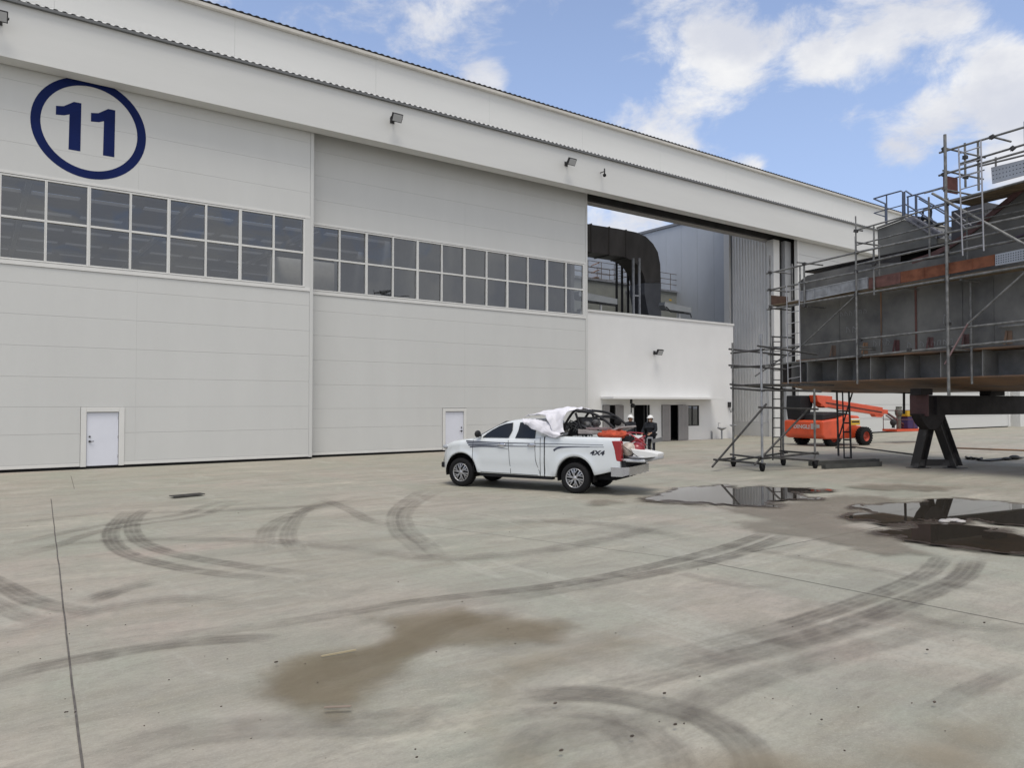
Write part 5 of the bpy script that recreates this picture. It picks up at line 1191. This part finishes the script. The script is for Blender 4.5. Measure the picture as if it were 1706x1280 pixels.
MB().slab([UVZ(u0, 16.0, zb_), UVZ(u0, 16.5, zb_), UVZ(u0, 16.5, 2.46), UVZ(u0, 16.0, 2.46)], EU*7).build('box_section', beamm, bm_)
MB().slab([UVZ(u0-.03, 15.92, zb_-.03), UVZ(u0-.03, 16.58, zb_-.03), UVZ(u0-.03, 16.58, 2.49), UVZ(u0-.03, 15.92, 2.49)], EU*-.04).build('end_plate', mat('maroon_steel', (.07, .03, .03), .6, var=.3), bm_)
for i in range(1): u = u0+.35+i*.9; MB().slab([UVZ(u, 15.90, zb_+.02), UVZ(u, 15.99, zb_+.02), UVZ(u, 15.99, 2.44), UVZ(u, 15.90, 2.44)], EU*.03).build('stiffener', beamm, bm_)
for i, (a, b) in enumerate(((1532, 1552), (1648, 1672))):
    ua, ub = BV(a, 651, 16.0).dot(EU), BV(b, 651, 16.0).dot(EU)
    o = MB().slab([UVZ(ua, 15.95, 2.465), UVZ(ub, 15.95, 2.465), UVZ(ub, 16.35, 2.465), UVZ(ua, 16.35, 2.465)], (0, 0, .22)).build('packing_block', beamm, bevel=.02)
    tag(o, ('dark packing block right above the trestle legs', 'dark packing block on the beam near the right edge of the photo')[i], 'packing block', 'packing blocks on the beam')
ts2 = thing('trestle', 'second black trestle at the right end of the beam, outside the photo', 'trestle', UVZ(29.5, 16.3, 0))
for a, b in ((29.7, 30.4), (31.3, 30.6)): hbeam(UVZ(a, 16.25, .02), UVZ(b, 16.25, zb_-.01), .36, .34, stl, 'leg', ts2)
# ------------------------------------------------------------------ scaffolding round the block
scf = thing('block_scaffold', 'grey tube scaffold with toe boards wrapped round the steel block', 'scaffold', UVZ(22, 16, 3))
UO, UI = 21.9, 22.65
def tb(par, nm, a, b, ua, ub=None, r=.034, m_=None):
    o = MB().tube(BU(*a, ua), BU(*b, ua if ub is None else ub), r, n=8).build(nm, m_ or tubem, par); return o
def pole(par, x, yt, yb, u, r=.034, m_=None):
    p = BU(x, (yt+yb)/2, u); v = p.dot(EV); d = (p-CC).dot(FW)
    zt_ = CAM_H+(672-yt)/F_PX*d; zb2 = CAM_H+(672-yb)/F_PX*d
    MB().tube(UVZ(u, v, zb2), UVZ(u, v, zt_), r, n=10).build('standard', m_ or tubem, par); return v
for x, yt, yb, u, r in ((1283.5, 425, 640, UO, .034), (1340, 440, 510, UO, .034), (1427, 393, 640, UO-.05, .034), (1426, 360, 440, UO+.05, .024), (1456, 415, 492, UO, .034), (1456, 377, 412, UO+.1, .03),
                        (1577.5, 222, 660, UO-.06, .046), (1618, 470, 640, UI, .034), (1333, 443, 500, UI, .03), (1548, 328, 428, UI, .03), (1465, 410, 480, UI, .026),
                        (1608, 238, 312, UI, .034), (1630, 236, 318, UI-.2, .036), (1659, 262, 280, UI+.3, .03), (1320, 440, 500, UI+.1, .028), (1580, 330, 470, UI, .026), (1611, 345, 440, UI-.1, .026), (1712, 200, 640, UO, .04)):
    pole(scf, x, yt, yb, u, r)
LG = [((1278, 516), (1712, 443), UO, .038), ((1278, 484), (1712, 396), UO, .036), ((1277, 456), (1428, 420.5), UO, .034), ((1428, 441), (1712, 376), UO-.04, .034), ((1425, 421), (1712, 359), UO-.06, .038),
      ((1423, 384.5), (1602, 333), UO+.3, .028), ((1428, 408), (1645, 352), UO+.35, .026), ((1270, 609.5), (1712, 566), UO, .036), ((1275, 583), (1712, 534), UO, .034),
      ((1565, 254.5), (1712, 210), UO, .034), ((1564, 292.5), (1712, 250), UO, .034), ((1600, 272.5), (1712, 239), UI, .034), ((1631, 277), (1712, 257), UI-.3, .03), ((1578, 300), (1640, 283), UI+.1, .02),
      ((1540, 322), (1575, 312), UI+1.0, .024), ((1664, 545), (1712, 541), UI, .03), ((1575, 338), (1712, 300), UO+.02, .034), ((1600, 372), (1712, 349), UI, .028), ((1620, 356), (1712, 334), UI+.1, .02)]
for a, b, u, r in LG: tb(scf, 'ledger', a, b, u, None, r)
# transoms run in from the outer row to the block
def transom(x, y, u0_, u1_, r=.03, m_=None):
    p = BU(x, y, u0_); v, z = p.dot(EV), p.z; MB().tube(UVZ(u0_, v, z), UVZ(u1_, v, z), r, n=8).build('transom', m_ or tubem, scf)
for x, y, a, b in ((1280, 452, UO-.1, UI+.35), (1279, 483, UO-.1, UI+.3), (1281, 509, UO-.1, UI+.3), (1281, 514, UO-.1, UI+.3), (1328, 437, UO-.1, UI+.5), (1571, 246, UO-.05, UI+1.3), (1571, 284, UO-.05, UI+1.2), (1654, 228, UO-.02, UI+.1),
                   (1286, 561, UO-.02, UI+.4), (1428, 578, UO, UI+.3), (1427, 383, UO, UO+.3), (1428, 404, UO-.1, UI+.3), (1570, 315, UO-.2, UI+.9), (1433, 582, UO, UI), (1583, 583, UO, UI+.3), (1281, 578, UO-.1, UI+.4), (1280, 591, UO-.2, UI+.3), (1600, 466, UO, UI+.3), (1345, 511, UO, UI+.3), (1500, 479, UO, UI+.3)):
    transom(x, y, a, b)
for a, b, ua, ub, r in (((1553, 322), (1712, 410), UO-.1, UO-.1, .04), ((1428, 490), (1335, 577), UO-.02, UO-.02, .026), ((1712, 450), (1612, 540), UO-.02, UO-.02, .032), ((1612, 540), (1574, 607), UO-.04, UO-.04, .026), ((1258, 627), (1335, 575), UO, UI, .03)):
    tb(scf, 'brace', a, b, ua, ub, r, mat('brace_pink', (.26, .17, .17), .6, var=.2) if a == (1612, 540) else None)
# toe boards and decking
def board(a_top, a_bot, b_top, b_bot, u, m_, nm='toe_board', th=.04):
    p = [BU(*a_bot, u), BU(*b_bot, u), BU(*b_top, u), BU(*a_top, u)]; return MB().slab(p, EU*th).build(nm, m_, scf)
b1 = board((1334, 486), (1334, 502), (1446, 462.5), (1446, 479), UO+.05, galv)
for i in range(6):
    x = 1334+i*22; m = MB(); m.bar(BU(x, 486-i*4.6, UO+.045), BU(x, 502-i*4.55, UO+.045), .05, .02, up=EU); m.build('board_rib', galv, b1)
m = MB(); m.bar(BU(1334, 485.5, UO+.04), BU(1446, 462, UO+.04), .02, .03, up=EU).bar(BU(1334, 502.5, UO+.04), BU(1446, 479.5, UO+.04), .02, .03, up=EU); m.build('board_rim', mat('galv_light', (.5, .52, .55), .4, metal=.5), b1)
board((1447, 463.5), (1447, 482), (1500, 453), (1500, 472), UO+.05, mat('board_redbrown', (.13, .06, .05), .8, var=.3, scale=4))
b2 = board((1500.5, 453), (1500.5, 472), (1657, 424), (1657, 442), UO+.05, rustm)
for x, y in ((1540, 445), (1578, 438), (1620, 431)): m = MB().bar(BU(x, y, UO+.045), BU(x, y+18, UO+.045), .02, .02, up=EU).build('board_rib', rustm, b2)
def perforated(a_top, a_bot, b_top, b_bot, u, nx, ny):
    q = board(a_top, a_bot, b_top, b_bot, u, mat('perf_steel', (.42, .45, .50), .4, metal=.5, var=.1))
    A, B, C_, D_ = [BU(*z_, u-.004) for z_ in (a_top, b_top, b_bot, a_bot)]; m = MB()
    for i in range(nx):
        for j in range(ny):
            s_, t_ = (i+.5)/nx, (j+1)/(ny+1); c = A.lerp(B, s_).lerp(D_.lerp(C_, s_), t_); ln = (B-A).normalized()*.016
            m.add([c-ln-Vector((0, 0, .014)), c+ln-Vector((0, 0, .014)), c+ln+Vector((0, 0, .014)), c-ln+Vector((0, 0, .014))], [(0, 1, 2, 3)])
    m.build('perforation', mat('hole_dark', (.06, .07, .09), .9), q); return q
perforated((1658, 424), (1658, 443), (1720, 411), (1720, 432), UO+.05, 15, 4)
perforated((1651, 279), (1653, 306), (1720, 262), (1720, 288), UO+.3, 12, 3)
# return boards at the corners
def rboard(x, yt, yb, u0_, u1_, m_):
    p = BU(x, yt, u0_); q = BU(x, yb, u0_); v = p.dot(EV); MB().slab([UVZ(u0_, v, q.z), UVZ(u1_, v, q.z), UVZ(u1_, v, p.z), UVZ(u0_, v, p.z)], EV*.04).build('toe_board', m_, scf)
rboard(1284.5, 492, 509, UO+.04, UI+.2, brownm); rboard(1573, 292, 319, UO+.04, UI-.05, mat('board_darkred', (.12, .045, .04), .85, var=.25, scale=3))
def deck(a, b, u0_, u1_, m_, n=3):
    p, q = BU(*a, u0_), BU(*b, u0_); v0_, v1_ = p.dot(EV), q.dot(EV); z_ = (p.z+q.z)/2; w = (u1_-u0_)/n
    for i in range(n): MB().slab([UVZ(u0_+i*w+.01, v0_, z_), UVZ(u0_+i*w+.01, v1_, z_), UVZ(u0_+(i+1)*w-.01, v1_, z_), UVZ(u0_+(i+1)*w-.01, v0_, z_)], (0, 0, .045)).build('plank', m_, scf)
plank = mat('plank_wood', (.16, .12, .075), .85, var=.35, scale=2, stretch=(4, 1, 1))
deck((1284, 512), (1712, 439), UO+.1, UB-.05, plank, 3)
deck((1578, 338), (1712, 300), UO+.1, UB+.4, plank, 4)
# couplers where tubes cross
cps = [(1283, 454), (1283, 483), (1284, 513), (1340, 440), (1427, 490), (1427, 452), (1427, 421), (1426, 385), (1456, 440), (1578, 466), (1578, 424), (1578, 405), (1577, 389), (1577, 340), (1573, 248), (1573, 290), (1582, 578), (1580, 540), (1434, 593), (1433, 566), (1608, 262), (1609, 295), (1631, 265), (1653, 228), (1687, 247), (1288, 608), (1287, 582), (1515, 583), (1340, 510)]
for x, y in cps:
    p = BU(x, y, UO-.02); MB().box(-.055, .055, -.06, .06, -.05, .05).tube((-.07, 0, .03), (.09, 0, .03), .018, n=6).tube((-.02, -.09, -.03), (-.02, .08, -.03), .016, n=6).build('coupler', tubed, scf, M=Matrix.Translation(p) @ Matrix.Rotation(random.uniform(-.6, .6), 4, 'X'))
# ladders (each can be lifted away)
def ladder(label, xa, xb, yt, yb, u, nr, r=.02, m_=None, ya=None):
    pa_, pb2 = BU(xa[0], yt, u), BU(xa[1], yb, u); qa, qb = BU(xb[0], yt if ya is None else ya[0], u), BU(xb[1], yb if ya is None else ya[1], u)
    rt_ = thing('ladder', label, 'ladder', (pb2+qb)/2, group='ladders on the scaffolding'); mm = m_ or tubem
    for a, b in ((pa_, pb2), (qa, qb)): MB().tube(a, b, r, n=8).build('rail', mm, rt_)
    for i in range(nr): t = (i+.5)/nr; MB().tube(pa_.lerp(pb2, t), qa.lerp(qb, t), r*.75, n=6).build('rung', mm, rt_)
lg_ = mat('ladder_light', (.38, .38, .40), .4, metal=.4, var=.1)
ladder('pale ladder hooked over the left end of the block scaffold', (1310.5, 1313), (1331, 1334), 476, 641, UO-.12, 9, .022, lg_, (472, 637))
ladder('pale ladder climbing to the top corner of the scaffold against the sky', (1597, 1604), (1634, 1639), 246, 426, UO-.15, 9, .024, lg_, (234, 418))
# ------------------------------------------------------------------ railings and stair on the block's deck
bluesteel = mat('rail_bluegrey', (.10, .12, .17), .5, metal=.3, var=.15)
UR = 24.3
gr = thing('guard_rail', 'blue-grey looped guard rail standing on the hatch house against the sky', 'railing', BU(1490, 378, UR))
def rp(pts, r, nm, par, u=UR): MB().path([BU(x, y, u+du) for x, y, du in [(p+(0,) if len(p) == 2 else p) for p in pts]], r).build(nm, bluesteel, par)
rp([(1455.5, 331), (1475, 325), (1501, 318), (1504, 320), (1504, 363)], .028, 'top_rail', gr)
rp([(1455.5, 331), (1474, 339), (1477, 341)], .028, 'top_rail', gr, UR)
rp([(1504, 364), (1505.5, 320), (1509, 318), (1521, 326)], .028, 'top_rail', gr)
rp([(1456, 355), (1477, 349), (1503, 342)], .02, 'mid_rail', gr); rp([(1456, 355), (1475, 361)], .02, 'mid_rail', gr)
for x, yt, yb, r in ((1477, 325, 370, .026), (1476, 340, 372, .05), (1505.5, 320, 364, .06), (1512.5, 329, 361, .03), (1526, 325, 366, .045)):
    p, q = BU(x, yt, UR), BU(x+.5, yb, UR); MB().tube(q, p, r).build('post', bluesteel, gr)
rp([(1511, 328), (1527, 324), (1550, 318), (1573, 311.5)], .03, 'top_rail', gr, UR+.3)
rp([(1513, 353), (1540, 347), (1572, 339)], .022, 'mid_rail', gr, UR+.3)
st = thing('deck_stair', 'blue-grey steel stair slanting down beside the hatch house', 'stair', BU(1540, 390, UR-.2))
for (a, b) in (((1509, 363), (1563, 396)), ((1522, 362), (1574, 392))):
    MB().bar(BU(*a, UR-.15), BU(*b, UR-.15), .05, .14, up=EU).build('stringer', mat('stair_grey', (.18, .18, .20), .5, metal=.3), st)
for (a, b) in (((1526, 325), (1577, 354)), ((1531, 331), (1575, 357)), ((1508, 340), (1560, 371))): MB().tube(BU(*a, UR-.1), BU(*b, UR-.1), .025).build('handrail', bluesteel, st)
for i in range(7):
    t = (i+.5)/7; a = BU(1509+54*t, 363+33*t, UR-.13); b = BU(1522+52*t, 362+30*t, UR-.13); MB().bar(a, b, .03, .2).build('tread', mat('stair_grey', (.18, .18, .20)), st)
st2 = thing('deck_stair', 'short steel stair half hidden behind the tall scaffold pole', 'stair', BU(1600, 375, 24.0))
for (a, b) in (((1582, 360), (1610, 382)), ((1590, 355), (1618, 376))): MB().tube(BU(*a, 23.9), BU(*b, 23.9), .03).build('handrail', mat('stair_grey', (.18, .18, .20)), st2)
pt = thing('cable_heap', 'dark heap of hoses on the deck behind the railing', 'hoses', BU(1535, 372, 25.2)); m = MB(); random.seed(3)
for i in range(10):
    c = BU(random.uniform(1524, 1548), random.uniform(362, 378), 25.3); m.path(crom([c+Vector((random.gauss(0, .3), random.gauss(0, .2), random.gauss(0, .12))) for _ in range(5)], 4), .04)
m.build('hose_loops', mat('hose_bluedark', (.03, .04, .06), .6), pt)
# ------------------------------------------------------------------ rolling tower at the left end
A, B_, C2, D2 = gp(1222, 778), gp(1270, 786), gp(1305, 776), gp(1358, 781)
def hz(P, y): return CAM_H+(672-y)/F_PX*((P-CC).dot(FW)+0.0)
tw = thing('scaffold_tower', 'dark rolling scaffold tower on castors left of the steel block', 'scaffold', (A+B_+C2+D2)/4)
def tp_(P, z): return Vector((P.x, P.y, z))
for P, yt in ((A, 571), (B_, 556), (C2, 648), (D2, 648)):
    MB().tube(tp_(P, .26), tp_(P, hz(P, yt)), .04 if P is B_ else .036, n=10).build('standard', galv if P is B_ else tubem, tw)
    m = MB().lathe([(0, -.05), (.11, -.05), (.125, -.03), (.125, .03), (.11, .05), (0, .05)], tp_(P, .126), RT, 20).box(P.x-.05, P.x+.05, P.y-.05, P.y+.05, .20, .27)
    m.bar(tp_(P, .10)+RT*.07, tp_(P, .25)+RT*.07, .02, .06).bar(tp_(P, .10)-RT*.07, tp_(P, .25)-RT*.07, .02, .06).build('castor', blackm, tw)
def tl(P, Q, y0_, y1_, nm='ledger', ext=.15, r=.032, m_=None):
    a, b = tp_(P, hz(P, y0_)), tp_(Q, hz(Q, y1_)); d = (b-a).normalized(); off = Vector((random.uniform(-.03, .03), random.uniform(-.03, .03), 0))
    MB().tube(a-d*ext+off, b+d*ext+off, r, n=8).build(nm, m_ or tubed, tw)
tl(A, C2, 582, 591); tl(A, B_, 588, 582.5); tl(B_, D2, 577, 590); tl(A, B_, 612, 610); tl(A, C2, 609, 615); tl(A, B_, 647, 651); tl(A, C2, 641, 649); tl(B_, D2, 650, 652, ext=.3); tl(C2, D2, 649, 652, ext=.3)
tl(A, B_, 758, 764); tl(A, C2, 768, 755); tl(B_, D2, 765, 755); tl(B_, D2, 762, 768); tl(C2, D2, 752, 756); tl(A, B_, 768, 773); tl(B_, D2, 679, 682)
def tube2(x0, y0, P0, x1, y1, P1, nm='brace', r=.034):
    def at(x, y, P): d = ray(x, y); return CC+d*((P-CC).dot(FW)/d.dot(FW))
    MB().tube(at(x0, y0, P0), at(x1, y1, P1), r, n=8).build(nm, tubed, tw)
tube2(1186, 779, B_, 1277, 673, B_); tube2(1257, 775, B_, 1346, 683, D2); tube2(1189, 766, A, 1270, 773, B_, 'outrigger'); tube2(1192, 767, B_, 1225, 763, A, 'outrigger')
pz = hz(A, 644)
for i in range(4):
    t0, t1 = i/4+.01, (i+1)/4-.01; a0, a1 = A.lerp(B_, t0), A.lerp(B_, t1); c0, c1 = C2.lerp(D2, t0), C2.lerp(D2, t1)
    MB().hexa([tp_(a0, pz), tp_(a1, pz), tp_(c1, pz), tp_(c0, pz), tp_(a0, pz+.05), tp_(a1, pz+.05), tp_(c1, pz+.05), tp_(c0, pz+.05)]).build('plank', tubed, tw)
for i in range(2):   # bridging planks from the tower to the block
    a = C2.lerp(D2, .25+i*.4); b = a+EU*2.4+EV*.9; MB().bar(tp_(a, pz+.08), tp_(b, 2.86), .25, .05).build('plank', tubed, tw)
def gladder(label, x0, x1, yt, yb, depthP, nr, tilt=0):
    def at(x, y): d = ray(x, y); return CC+d*((depthP-CC).dot(FW)/d.dot(FW))
    a0, a1, b0_, b1_ = at(x0, yt), at(x0, yb), at(x1, yt), at(x1, yb); r = thing('ladder', label, 'ladder', (a1+b1_)/2, group='ladders on the scaffolding')
    for p, q in ((a0, a1), (b0_, b1_)): MB().tube(p, q, .026, n=8).build('rail', tubed, r)
    for i in range(nr): t = (i+.6)/nr; MB().tube(a0.lerp(a1, t), b0_.lerp(b1_, t), .02, n=6).build('rung', tubed, r)
gladder('dark ladder standing inside the rolling tower', 1287.5, 1301, 560, 767, C2, 13)
s2 = thing('scaffold_bay', 'dark narrow scaffold frame hanging below the block, right of the lift wheels', 'scaffold', gp(1406, 762)); P = gp(1406, 764)
def at2(x, y): d = ray(x, y); return CC+d*((P-CC).dot(FW)/d.dot(FW))
for x0, x1, yb in ((1394, 1397, 760), (1414, 1418, 764)): MB().tube(at2(x0, 648), at2(x1, yb), .04).build('standard', tubed, s2)
MB().tube(at2(1403.5, 650), at2(1406.5, 764), .028).build('standard', tubed, s2)
for a, b in (((1385, 652), (1422, 652)), ((1394, 685), (1416, 686)), ((1392, 746), (1425, 746)), ((1406, 763), (1418, 763)), ((1405, 733), (1417, 733)), ((1404, 720), (1417, 720)), ((1404, 705), (1416, 705))): MB().tube(at2(*a), at2(*b), .03).build('crossbar', tubed, s2)
MB().tube(at2(1420, 655), at2(1396, 735), .03).build('brace', tubed, s2)
hp = thing('hanging_tubes', 'dark scaffold tubes slung just under the block left of the trestle', 'tubes', at2(1450, 655))
MB().tube(at2(1388, 651), at2(1520, 655), .035).tube(at2(1400, 648), at2(1518, 650), .03).build('tube', tubed, hp)
MB().tube(at2(1506, 655), at2(1506, 690), .05).build('hanger', tubed, hp)
# ------------------------------------------------------------------ loose things on the ground
def ground_tube(label, a, b, z=.1, r=.035, mt=None):
    p, q = gp(*a), gp(*b); p.z = z; q.z = z; tag(MB().tube(p, q, r, n=8).build('scaffold_tube', mt or tubed), label, 'tube', 'loose tubes on the ground')
ground_tube('long dark tube on the ground running left of the trestle', (1420, 748), (1523, 762)); ground_tube('rusty long tube on the ground right of the trestle', (1588, 751), (1720, 756), .12, .04, steelr)
for i, (a, b, lb) in enumerate((((1350, 777), (1462, 772), 'rear steel channel lying on the concrete by the tower castor'), ((1372, 782), (1466, 777), 'front steel channel lying on the concrete beside the longer one'))):
    p, q = gp(*a), gp(*b); m = MB(); m.bar(p+Vector((0, 0, .015)), q+Vector((0, 0, .015)), .16, .02).bar(p+Vector((0, .07, .09)), q+Vector((0, .07, .09)), .015, .14).bar(p+Vector((0, -.07, .09)), q+Vector((0, -.07, .09)), .015, .14)
    tag(m.build('steel_channel', mat('channel_dark', (.06, .062, .058), .6, var=.3)), lb, 'channel', 'steel channels on the ground')
p = gp(1637, 767); m = MB()
pts = [gp(1635-i*3.2+random.uniform(-1, 1), 768+random.uniform(-1.5, 1)-(i*.35), .06) for i in range(9)]; m.path(crom(pts, 4), .05)
m.ball(gp(1690, 766, .08), .22, (1.6, .7, .45)).ball(gp(1677, 767, .06), .2, (1.5, .7, .3)).bar(gp(1640, 769, .03), gp(1700, 764, .05), .4, .03)
tag(m.build('scrap_hose', darkm), 'dark crumpled hose and rag on the ground under the block', 'scrap')
# drain grating
p = gp(312, 828); dr = thing('drain_grating', 'narrow dark drain grating set in the concrete', 'drain', p, radians(12)); a_, b_ = gp(284, 829), gp(340, 827); L2 = (b_-a_).length
m = MB(); M = wm(dr); m.box(-L2/2, L2/2, -.13, .13, .036, .040); m.build('pit', mat('pit_dark', (.02, .02, .02), .9), dr, M=M); m = MB()
for i in range(22): x = -L2/2+L2*i/21; m.box(x-.012, x+.012, -.12, .12, .041, .05)
m.box(-L2/2, L2/2, -.14, -.12, .0405, .052).box(-L2/2, L2/2, .12, .14, .0405, .052); m.build('grate', mat('grate_iron', (.07, .065, .06), .7, metal=.3), dr, M=M)
wood = mat('splinter_wood', (.40, .34, .22), .8, var=.15)
p, q = gp(535, 1103, .045), gp(593, 1093, .05); tag(MB().bar(p, q, .015, .01).build('wood_splinter', wood), 'thin pale wood splinter on the brown damp stain', 'splinter')
p, q = gp(540, 1190, .045), gp(585, 1188, .045); tag(MB().bar(p, q, .03, .006).build('wood_splinter', mat('splinter_grey', (.24, .19, .15), .8)), 'flat grey-brown splinter at the lower edge of the damp stain', 'splinter')
random.seed(21); m = MB()
for i in range(90):
    x, y = random.uniform(0, 1706), random.uniform(840, 1278) ** 1.0; p = gp(x, y, .04); s_ = random.uniform(.003, .008)
    m.ball(p, s_, (random.uniform(.8, 1.8), 1, .6), 6, 4)
for (x, y) in ((1545, 1091), (1557, 1180), (1125, 1218), (935, 1262), (925, 1182), (1053, 1238), (1107, 1165), (1640, 1045), (460, 1112)): m.ball(gp(x, y, .042), .011, (1.7, 1, .6), 6, 4)
tag(m.build('grit', mat('grit_dark', (.06, .045, .035), .9, var=.5)), 'scattered dark specks of grit and small stones on the concrete', 'grit', kind='stuff')
# pale lump of foam in the big puddle
m = MB(); random.seed(2)
for i in range(8): m.ball(gp(1585+random.uniform(-14, 16), 872+random.uniform(-2, 2), .05), random.uniform(.05, .11), (1.4, 1, .35), 8, 5)
tag(m.build('wet_plastic_scrap', mat('scrap_pale', (.42, .40, .38), .5, var=.2)), 'pale crumpled plastic scrap lying in the big puddle', 'plastic scrap')
